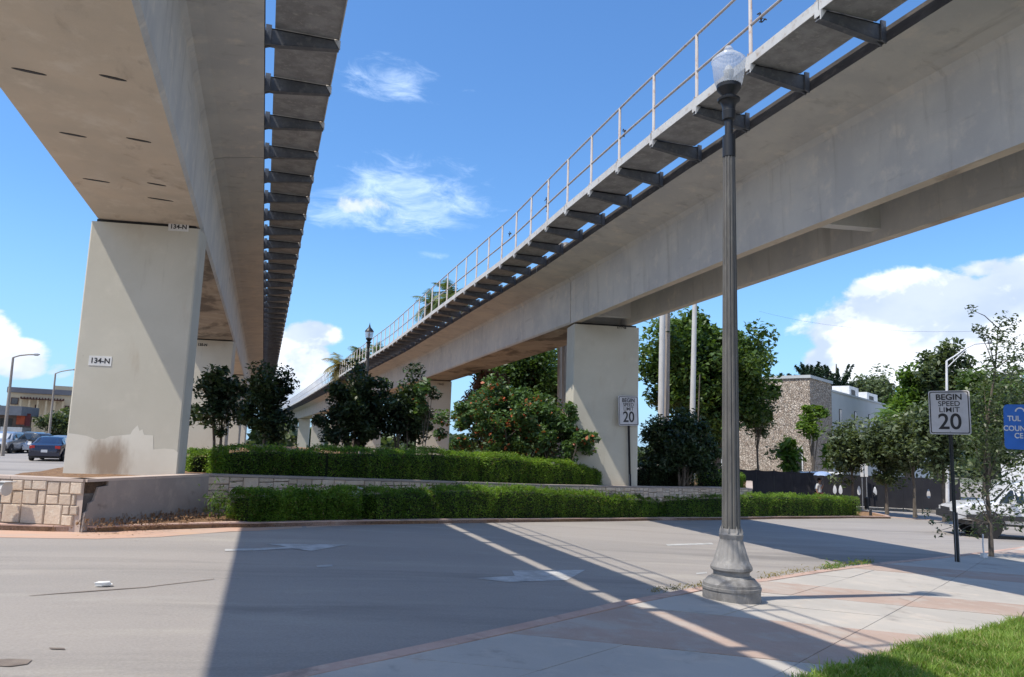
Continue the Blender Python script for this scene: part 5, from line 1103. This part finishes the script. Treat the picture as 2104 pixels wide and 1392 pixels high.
# ---------------------------------------------------------------- fence, far street furniture
FA, FB = G(1446, 1028, .14), G(1975, 1057, .14); FA, FB = FA[:2]*1.04, FB[:2]*1.04
dF = (FB-FA); LF = np.linalg.norm(dF); dF /= LF; fz = lambda s: g(*(FA+dF*s))+.1
FH_ = hz(FA+dF*LF*.55, project((*(FA+dF*LF*.55), 0))[0], np.interp(project((*(FA+dF*LF*.55), 0))[0], [1530, 1950], [964, 985]))-fz(LF*.55)
fe = empty('fence', (FA[0], FA[1], 0), 'long chain link fence covered with black windscreen cloth and torn vent holes', 'fence', rz=math.atan2(dF[1], dF[0]))
npan = 14; holes = {}
for px in (1548, 1676, 1706, 1731, 1777, 1798, 1908): 
    best = min(np.linspace(0, LF, 900), key=lambda s: abs(project((*(FA+dF*s), 0))[0]-px)); holes.setdefault(int(best/LF*npan), []).append(best)
for i in range(npan+1):
    s = LF*i/npan; bm = NB(); tube(bm, [(s, .04, fz(s)-.1), (s, .04, fz(s)+FH_+.08)], .035, 8); mk('fence_post', bm, M_gdark, fe)
    if i == npan: break
    s1 = LF*(i+1)/npan; sag = .05; bm = NB(); K = 8
    loop = [bm.verts.new((s+.01, 0, fz(s)+.12))]+[bm.verts.new((s+(s1-s)*k/K, .006*math.sin(k), fz(s)+(fz(s1)-fz(s))*k/K+.10)) for k in range(1, K)]+[bm.verts.new((s1-.01, 0, fz(s1)+.12))]
    loop += [bm.verts.new((s1-.01, 0, fz(s1)+FH_))]+[bm.verts.new((s+(s1-s)*k/K, .005*math.sin(k*2), fz(s)+(fz(s1)-fz(s))*k/K+FH_-sag*math.sin(math.pi*k/K))) for k in range(K-1, 0, -1)]+[bm.verts.new((s+.01, 0, fz(s)+FH_))]
    es = [bm.edges.new((loop[k], loop[(k+1) % len(loop)])) for k in range(len(loop))]
    for hx in holes.get(i, []):
        hx = min(max(hx, s+.35), s1-.35); hp = [bm.verts.new((hx+.10*math.cos(6.283*k/10)*(1-.35*math.sin(6.283*k/10)), 0, fz(hx)+FH_*.52+.27*math.sin(6.283*k/10))) for k in range(10)]; es += [bm.edges.new((hp[k], hp[(k+1) % 10])) for k in range(10)]
    bmesh.ops.triangle_fill(bm, edges=es, use_beauty=True); mk('windscreen_panel', bm, M_mesh, fe)
for px0, px1, yt, lab in ((1768, 1774, 953, 'left of two small white sign backs above the fence'), (1777, 1783, 953, 'right of two small white sign backs above the fence')):
    P = far((px0+px1)/2, 975, 49.5); m_ = pxm(P); z1 = hz(P, px0, yt); o = empty('notice_board', (P[0], P[1], g(P[0], P[1])), lab, 'sign', 'small white signs above the fence'); zz_ = z1-g(P[0], P[1])
    w_ = (px1-px0)/2*m_; ang = math.atan2(-P[0], P[1]); o.rotation_euler = (0, 0, ang); bm = NB(); box(bm, -w_, w_, 0, .03, zz_-.75, zz_); mk('board', bm, M_white, o); bm = NB(); tube(bm, [(0, .05, 0), (0, .05, zz_-.1)], .03, 6); mk('post', bm, M_galv, o)
def small(name, px, py, hgt, label, cat, m, build, h=.14, rz=0):
    P = G(px, py, h); o = empty(name, P, label, cat, rz=rz); bm = NB(); build(bm, hgt); mk('body', bm, m, o); return o
small('bollard', 1789, 1060, .32, 'short black post on the tip of the island', 'bollard', M_black, lambda b, h: lathe(b, [(.07, 0), (.06, h*.8), (.07, h*.85), (.03, h)], 10), .15)
def bikerack(b, h):
    tube(b, [(-.4, 0, 0), (-.4, 0, h*.8), (-.25, 0, h), (.25, 0, h), (.4, 0, h*.8), (.4, 0, 0)], .05, 8)
small('bike_rack', 1852, 1042, .8, 'black hoop bike rack on the far sidewalk', 'bike rack', M_black, bikerack)
small('litter_bin', 1781, 1046, .6, 'short dark post with a white ball beside it on the far sidewalk', 'post', M_black, lambda b, h: lathe(b, [(.12, 0), (.12, h), (.05, h+.05)], 10))

# ---------------------------------------------------------------- vehicles
def car(name, P, heading, label, cat, paint, kind='sedan', s=1., rear=False, group=None):
    """+x forward. stations: x, z sill, z belt, z roof, half width at belt, half width at roof"""
    e = empty(name, P, label, cat, group, rz=heading); e.scale = (s, s, s)
    ST = {'sedan': [(-2.3, .45, .72, .72, .70, .6), (-2.2, .30, .95, .95, .84, .7), (-1.75, .25, 1.02, 1.04, .89, .75), (-1.15, .25, 1.0, 1.38, .9, .62), (-.5, .22, .97, 1.45, .9, .63), (.2, .22, .95, 1.43, .9, .62), (.95, .25, .92, 1.0, .9, .72), (1.6, .25, .85, .88, .88, .75), (2.15, .28, .74, .76, .82, .68), (2.3, .40, .58, .58, .70, .6)],
          'suv': [(-2.25, .5, .8, .8, .75, .6), (-2.2, .35, 1.05, 1.3, .88, .66), (-2.0, .32, 1.08, 1.62, .92, .68), (-.9, .3, 1.06, 1.68, .93, .70), (.1, .3, 1.04, 1.66, .93, .70), (.55, .3, 1.03, 1.55, .93, .68), (1.05, .32, 1.02, 1.08, .92, .75), (1.7, .34, .98, 1.0, .91, .78), (2.15, .38, .88, .9, .86, .7), (2.28, .5, .7, .7, .74, .6)],
          'pickup': [(-2.85, .62, 1.15, 1.15, .93, .9), (-2.8, .55, 1.2, 1.2, .96, .92), (-1.0, .52, 1.2, 1.2, .97, .92), (-.98, .52, 1.2, 1.85, .97, .72), (-.6, .5, 1.18, 1.92, .97, .74), (.75, .5, 1.16, 1.90, .97, .74), (1.02, .5, 1.15, 1.8, .97, .74), (1.55, .52, 1.14, 1.2, .96, .84), (2.3, .55, 1.1, 1.14, .95, .84), (2.75, .6, .98, 1.0, .90, .76), (2.85, .7, .85, .85, .82, .7)]}[kind]
    bm = NB(); rings = []
    for (x, zs, zb, zr, wb, wr) in ST:
        wr_ = min(wr, wb); zm = (zs+zb)/2
        rings.append([bm.verts.new(q) for q in ((x, -wb*.93, zs), (x, -wb, zm), (x, -wb*.985, zb), (x, -wr_, zr), (x, -wr_*.5, zr+.03*(zr > zb)), (x, wr_*.5, zr+.03*(zr > zb)), (x, wr_, zr), (x, wb*.985, zb), (x, wb, zm), (x, wb*.93, zs))])
    for a, b in zip(rings, rings[1:]):
        for j in range(9): bm.faces.new((a[j], b[j], b[j+1], a[j+1]))
        bm.faces.new((a[9], b[9], b[0], a[0]))
    bm.faces.new(rings[0][::-1]); bm.faces.new(rings[-1]); bmesh.ops.recalc_face_normals(bm, faces=bm.faces)
    for f in bm.faces: f.smooth = True
    body = mk('body', bm, paint, e); m_ = body.modifiers.new('bevel', 'BEVEL'); m_.width = .05; m_.segments = 2; m_.limit_method = 'ANGLE'; m_.angle_limit = R(28)
    # windows: inset panes on the greenhouse sides, windscreen and rear screen
    def pane(pts, nm='window', mat_=None, out=.012):
        bm = NB(); q = [Vector(p) for p in pts]; c = sum(q, Vector())/len(q); n = (q[1]-q[0]).cross(q[2]-q[0]).normalized(); 
        if n.dot(c-Vector((0, 0, .9))) < 0: n = -n
        a = [bm.verts.new(c+(p-c)*.90+n*out) for p in q]; b = [bm.verts.new(c+(p-c)*.90-n*.02) for p in q]; bm.faces.new(a); bm.faces.new(b[::-1])
        for i in range(len(a)): j = (i+1) % len(a); bm.faces.new((a[i], a[j], b[j], b[i]))
        bmesh.ops.recalc_face_normals(bm, faces=bm.faces); return mk(nm, bm, mat_ or M_glass, body)
    for a, b in zip(ST, ST[1:]):
        for sg in (-1, 1):
            if a[3]-a[2] > .25 or b[3]-b[2] > .25:
                if a[3]-a[2] > .25 and b[3]-b[2] > .25: pane([(a[0], sg*a[4]*.985, a[2]+.02), (b[0], sg*b[4]*.985, b[2]+.02), (b[0], sg*b[5], b[3]-.05), (a[0], sg*a[5], a[3]-.05)])
                elif kind != 'pickup' or a[3]-a[2] > .25: pane([(a[0], sg*a[4]*.985, a[2]+.03), (b[0], sg*b[4]*.985, b[2]+.03), (a[0] if a[3] > a[2]+.25 else b[0], sg*(a[5] if a[3] > a[2]+.25 else b[5]), (a[3] if a[3] > a[2]+.25 else b[3])-.06)])
        up_, dn = (b, a) if b[3]-b[2] > .25 and a[3]-a[2] < .3 else ((a, b) if a[3]-a[2] > .25 and b[3]-b[2] < .1 else (None, None))
        if up_ and abs(a[0]-b[0]) > .1: pane([(dn[0], -dn[5]*.95, dn[3]+.01), (dn[0], dn[5]*.95, dn[3]+.01), (up_[0], up_[5]*.92, up_[3]), (up_[0], -up_[5]*.92, up_[3])], 'windscreen')
    fr, bk = ST[-2], ST[1]; rw = .34 if kind != 'pickup' else .42; wxs = (1.42, -1.38) if kind != 'pickup' else (1.85, -1.75)
    for x in wxs:
        for sg in (-1, 1):
            bm = NB(); n = 20; ww = .11
            lathe(bm, [(rw*.62, -ww), (rw*.96, -ww), (rw, -ww*.6), (rw, ww*.6), (rw*.96, ww), (rw*.62, ww)], n); bmesh.ops.rotate(bm, verts=bm.verts, cent=(0, 0, 0), matrix=Matrix.Rotation(R(90), 3, 'X'))
            wv = mk('wheel', bm, M_tyre, e, (x, sg*(ST[3][4]-.09), rw))
            bm = NB(); lathe(bm, [(.05, -ww*1.02), (rw*.6, -ww*.9), (rw*.64, -ww*.7), (rw*.64, ww*.7), (rw*.6, ww*.9), (.05, ww*1.02)], n); bmesh.ops.rotate(bm, verts=bm.verts, cent=(0, 0, 0), matrix=Matrix.Rotation(R(90), 3, 'X')); mk('rim', bm, M_rim, wv)
            bm = NB(); 
            tube(bm, [(x+(rw+.06)*math.cos(R(a)), sg*(ST[3][4]+.005), rw+(rw+.06)*math.sin(R(a))) for a in range(-10, 191, 20)], .035, 6); mk('wheel_arch', bm, M_plas, body)
    def lampbox(nm, x, y, z, dx, dy, dz, m): bm = NB(); box(bm, x-dx, x+dx, y-dy, y+dy, z-dz, z+dz); mk(nm, bm, m, body)
    for sg in (-1, 1):
        lampbox('headlight', fr[0]+.01, sg*fr[4]*.78, fr[2]-.09, .07, .15, .065, M_lens); lampbox('tail_light', bk[0]-.02, sg*bk[4]*.80, bk[2]-.12, .06, .14, .09 if kind == 'sedan' else .14, M_red)
        lampbox('mirror', (.85 if kind != 'pickup' else 1.15), sg*(ST[4][4]+.10), ST[4][2]+.08, .07, .09, .07, paint)
    lampbox('bumper', fr[0]+.10, 0, fr[1]+.12, .08, fr[4]*.95, .12, M_plas if kind != 'sedan' else paint); lampbox('bumper', bk[0]-.08, 0, bk[1]+.12, .06, bk[4]*.95, .11, M_plas if kind != 'sedan' else paint)
    lampbox('number_plate', bk[0]-.15, 0, bk[1]+.30, .01, .17, .08, M_white); lampbox('grille', fr[0]+.12, 0, fr[1]+.28, .02, fr[4]*.5, .07, M_plas)
    lampbox('sill', 0, 0, ST[3][1]-.02, ST[-1][0]*.88, ST[3][4]*.9, .06, M_plas)
    return e
cg = 'cars on the left street'
car('car', G(106, 946), R(92), 'dark blue car seen from behind with red tail lights, left of the big pier', 'car', M_cblue, 'sedan', .92, group=cg)
car('car', G(8, 931), R(-92), 'silver car facing the camera at the left edge', 'car', M_silver, 'suv', .88, group=cg)
car('car', G(47, 930), R(-60), 'small white car between the silver car and the dark grey one', 'car', M_cwhite, 'sedan', .88, group=cg)
car('car', G(76, 931), R(-30), 'dark grey sport utility car beyond the blue car', 'car', M_cgrey, 'suv', .9, group=cg)
car('car', G(126, 929), R(88), 'pale silver car half hidden behind the dark blue one', 'car', M_silver, 'sedan', .9, group=cg)
P = far(1719, 972, 54); P[2] = g(P[0], P[1]); car('car', P+np.array([0, 0, .12]), R(-30), 'parked white car whose roof shows over the fence', 'car', M_cwhite, 'suv', 1.15)
hd = math.atan2(-_R[1], -_R[0])-R(14); P = G(2140, 1110)
tr = car('pickup_truck', P, hd, 'white pickup truck with black trim behind the young tree at the right edge', 'pickup truck', M_cwhite, 'pickup', 1.16)
for y in (-.55, .0, .55):
    bm = NB(); box(bm, -.1, .15, y-.22, y+.22, 1.96, 2.05); mk('roof_light', bm, M_red if y else M_lens, tr)
bm = NB(); box(bm, -2.5, 2.5, -1.0, -.965, .62, .78); mk('side_trim', bm, M_plas, tr); bm = NB(); box(bm, -2.5, 2.5, .965, 1.0, .62, .78); mk('side_trim', bm, M_plas, tr)
# trunk shadows etc come from the sun; overhead wire
bm = NB(); a, b = far(1560, 640, 95), far(2160, 672, 70); tube(bm, [a*(1-t_)+b*t_-np.array([0, 0, 1.2*4*t_*(1-t_)]) for t_ in np.linspace(0, 1, 14)], .009, 5); tag(mk('overhead_wire', bm, M_black), 'thin overhead wire crossing the cloud at the right', 'wire')

# ---------------------------------------------------------------- people
def skin_body(name, joints, edges, parent, m, sub=2):
    me = bpy.data.meshes.new(name); me.from_pydata([j[0] for j in joints], edges, []); me.materials.append(m)
    o = link(name, me, parent); sk = o.modifiers.new('skin', 'SKIN'); sk.use_smooth_shade = True
    for v, j in zip(me.skin_vertices[0].data, joints): v.radius = j[1] if isinstance(j[1], tuple) else (j[1], j[1])
    me.skin_vertices[0].data[0].use_root = True
    ss = o.modifiers.new('sub', 'SUBSURF'); ss.levels = ss.render_levels = sub; return o
def person(P, rz, label, J, clothes, s=1.):
    e = empty('person', P, label, 'person', rz=rz); e.scale = (s, s, s)
    names = list(J); idx = {k: i for i, k in enumerate(names)}
    E_ = [('hip', 'waist'), ('waist', 'chest'), ('chest', 'neck'), ('neck', 'headb'), ('headb', 'headt'), ('chest', 'shl'), ('shl', 'ell'), ('ell', 'hal'), ('hal', 'fil'), ('chest', 'shr'), ('shr', 'elr'), ('elr', 'har'), ('har', 'fir'), ('hip', 'hpl'), ('hpl', 'knl'), ('knl', 'anl'), ('anl', 'tol'), ('hip', 'hpr'), ('hpr', 'knr'), ('knr', 'anr'), ('anr', 'tor')]
    skin_body('body', [J[k] for k in names], [(idx[a], idx[b]) for a, b in E_], e, M_skin)
    for nm, ks, ed, m in clothes: skin_body(nm, [(J[k][0], (J[k][1][0]*1.13+.012, J[k][1][1]*1.13+.012) if isinstance(J[k][1], tuple) else J[k][1]*1.15+.012) for k in ks], [(ks.index(a), ks.index(b)) for a, b in ed], e, m)
    h = J['headt'][0]; b = NB(); bmesh.ops.create_uvsphere(b, u_segments=14, v_segments=10, radius=.118)
    for v in b.verts: v.co = Vector((v.co.x*.92, v.co.y*1.05, v.co.z*1.05)) + Vector(h)+Vector((0, .025, .0)); 
    bmesh.ops.delete(b, geom=[v for v in b.verts if v.co.y < h[1]-.04 and v.co.z < h[2]+.04], context='VERTS'); mk('hair', b, M_hair, e, smooth=True)
    b = NB(); f = Vector(h)+Vector((0, -.105, -.03)); tube(b, [f+Vector((0, .02, .03)), f+Vector((0, -.015, -.005))], [.008, .016], 6)
    mk('nose', b, M_skin, e, smooth=True)
    return e
def stand(step=.12, armr=None, arml=None):
    J = dict(hip=((0, 0, .95), (.15, .11)), waist=((0, 0, 1.1), (.13, .095)), chest=((0, 0, 1.33), (.16, .11)), neck=((0, -.01, 1.48), .055), headb=((0, -.025, 1.57), (.07, .08)), headt=((0, -.03, 1.67), (.085, .10)),
             shl=((-.18, 0, 1.40), .055), ell=((-.24, .04, 1.12), .042), hal=((-.23, -.06, .88), .032), fil=((-.22, -.09, .79), .028), shr=((.18, 0, 1.40), .055), elr=((.24, .0, 1.14), .042), har=((.16, -.18, 1.18), .032), fir=((.10, -.22, 1.20), .028),
             hpl=((-.09, 0, .88), .085), knl=((-.10, -step*.6, .5), .06), anl=((-.10, step*.2-.02, .09), .04), tol=((-.10, step*.2-.17, .04), .035), hpr=((.09, 0, .88), .085), knr=((.10, step*.3, .5), .06), anr=((.10, step*1.3, .11), .04), tor=((.10, step*1.3-.15, .05), .035))
    if armr: J.update(armr)
    return J
P = far(1684, 1035, 47.5); P[2] = g(P[0], P[1])
J = stand(.16, dict(elr=((-.02, -.16, 1.18), .042), har=((.0, -.24, 1.36), .032), fir=((.0, -.25, 1.42), .03)))
person(P, R(20), 'person in a pale shirt and maroon shorts walking under a blue umbrella', J, [('shirt', ['waist', 'chest', 'shl', 'ell', 'shr', 'hip'], [('waist', 'chest'), ('chest', 'shl'), ('shl', 'ell'), ('chest', 'shr'), ('hip', 'waist')], M_shirt), ('shorts', ['hip', 'hpl', 'knl', 'hpr', 'knr'], [('hip', 'hpl'), ('hpl', 'knl'), ('hip', 'hpr'), ('hpr', 'knr')], M_maroon)], s=.98)
U = empty('umbrella', (P[0], P[1], P[2]), 'pale blue umbrella held over the walking person', 'umbrella', rz=R(20)); U.scale = (.98,)*3
bm = NB(); rings = []; ap = Vector((0, -.22, 2.16))
for i in range(6):
    a = i/5; rad = .50*math.sin(a*1.35)/math.sin(1.35); z = -.24*(1-math.cos(a*1.35))/(1-math.cos(1.35)); rings.append([bm.verts.new(ap+Vector((rad*math.cos(6.283*k/24)*(1-.05*(k % 3 == 1 or k % 3 == 2)*a), rad*math.sin(6.283*k/24)*(1-.05*(k % 3 != 0)*a), z+(.02*a if k % 3 else 0)))) for k in range(24)])
for r0, r1 in zip(rings, rings[1:]):
    for k in range(24):
        try: bm.faces.new((r0[k], r0[(k+1) % 24], r1[(k+1) % 24], r1[k]))
        except Exception: pass
bmesh.ops.remove_doubles(bm, verts=bm.verts, dist=.002); mk('canopy', bm, M_umb, U)
bm = NB(); tube(bm, [(0, -.22, 2.2), (0, -.24, 1.35), (0, -.24, 1.3)], .009, 6); mk('shaft', bm, M_galv, U)
bm = NB(); tube(bm, [(0, -.24, 1.42), (0, -.24, 1.30), (.02, -.24, 1.27), (.05, -.24, 1.28)], .016, 6); mk('handle', bm, M_black, U)
# seated person on a bench
P = G(1838, 1041, .14); rz = R(60)
bn = empty('bench', P, 'dark bench on the far sidewalk with a person sitting on it', 'bench', rz=rz)
for k in range(4): bm = NB(); box(bm, -.75, .75, -.2+k*.11, -.11+k*.11, .50, .53); mk('seat_slat', bm, M_gdark, bn)
for x in (-.65, .65): bm = NB(); box(bm, x-.03, x+.03, -.18, .2, 0, .498); mk('leg', bm, M_black, bn)
J = dict(hip=((0, .02, .58), (.16, .12)), waist=((0, -.02, .74), (.14, .10)), chest=((0, -.14, .95), (.16, .12)), neck=((0, -.22, 1.08), .055), headb=((0, -.27, 1.15), (.07, .08)), headt=((0, -.31, 1.24), (.085, .10)),
         shl=((-.18, -.16, 1.01), .055), ell=((-.24, -.34, .80), .042), hal=((-.14, -.52, .72), .032), fil=((-.10, -.60, .72), .028), shr=((.18, -.16, 1.01), .055), elr=((.26, -.34, .82), .042), har=((.18, -.54, .74), .032), fir=((.14, -.62, .73), .028),
         hpl=((-.10, -.04, .57), .09), knl=((-.12, -.46, .56), .065), anl=((-.12, -.48, .10), .042), tol=((-.12, -.64, .05), .036), hpr=((.10, -.04, .57), .09), knr=((.12, -.46, .56), .065), anr=((.12, -.52, .10), .042), tor=((.12, -.68, .05), .036))
person(P, rz, 'person in dark clothes leaning forward on the bench beyond the street trees', J, [('jacket', ['hip', 'waist', 'chest', 'shl', 'ell', 'hal', 'shr', 'elr', 'har'], [('hip', 'waist'), ('waist', 'chest'), ('chest', 'shl'), ('shl', 'ell'), ('ell', 'hal'), ('chest', 'shr'), ('shr', 'elr'), ('elr', 'har')], M_navy), ('trousers', ['hip', 'hpl', 'knl', 'anl', 'hpr', 'knr', 'anr'], [('hip', 'hpl'), ('hpl', 'knl'), ('knl', 'anl'), ('hip', 'hpr'), ('hpr', 'knr'), ('knr', 'anr')], M_jean)], s=1.15)
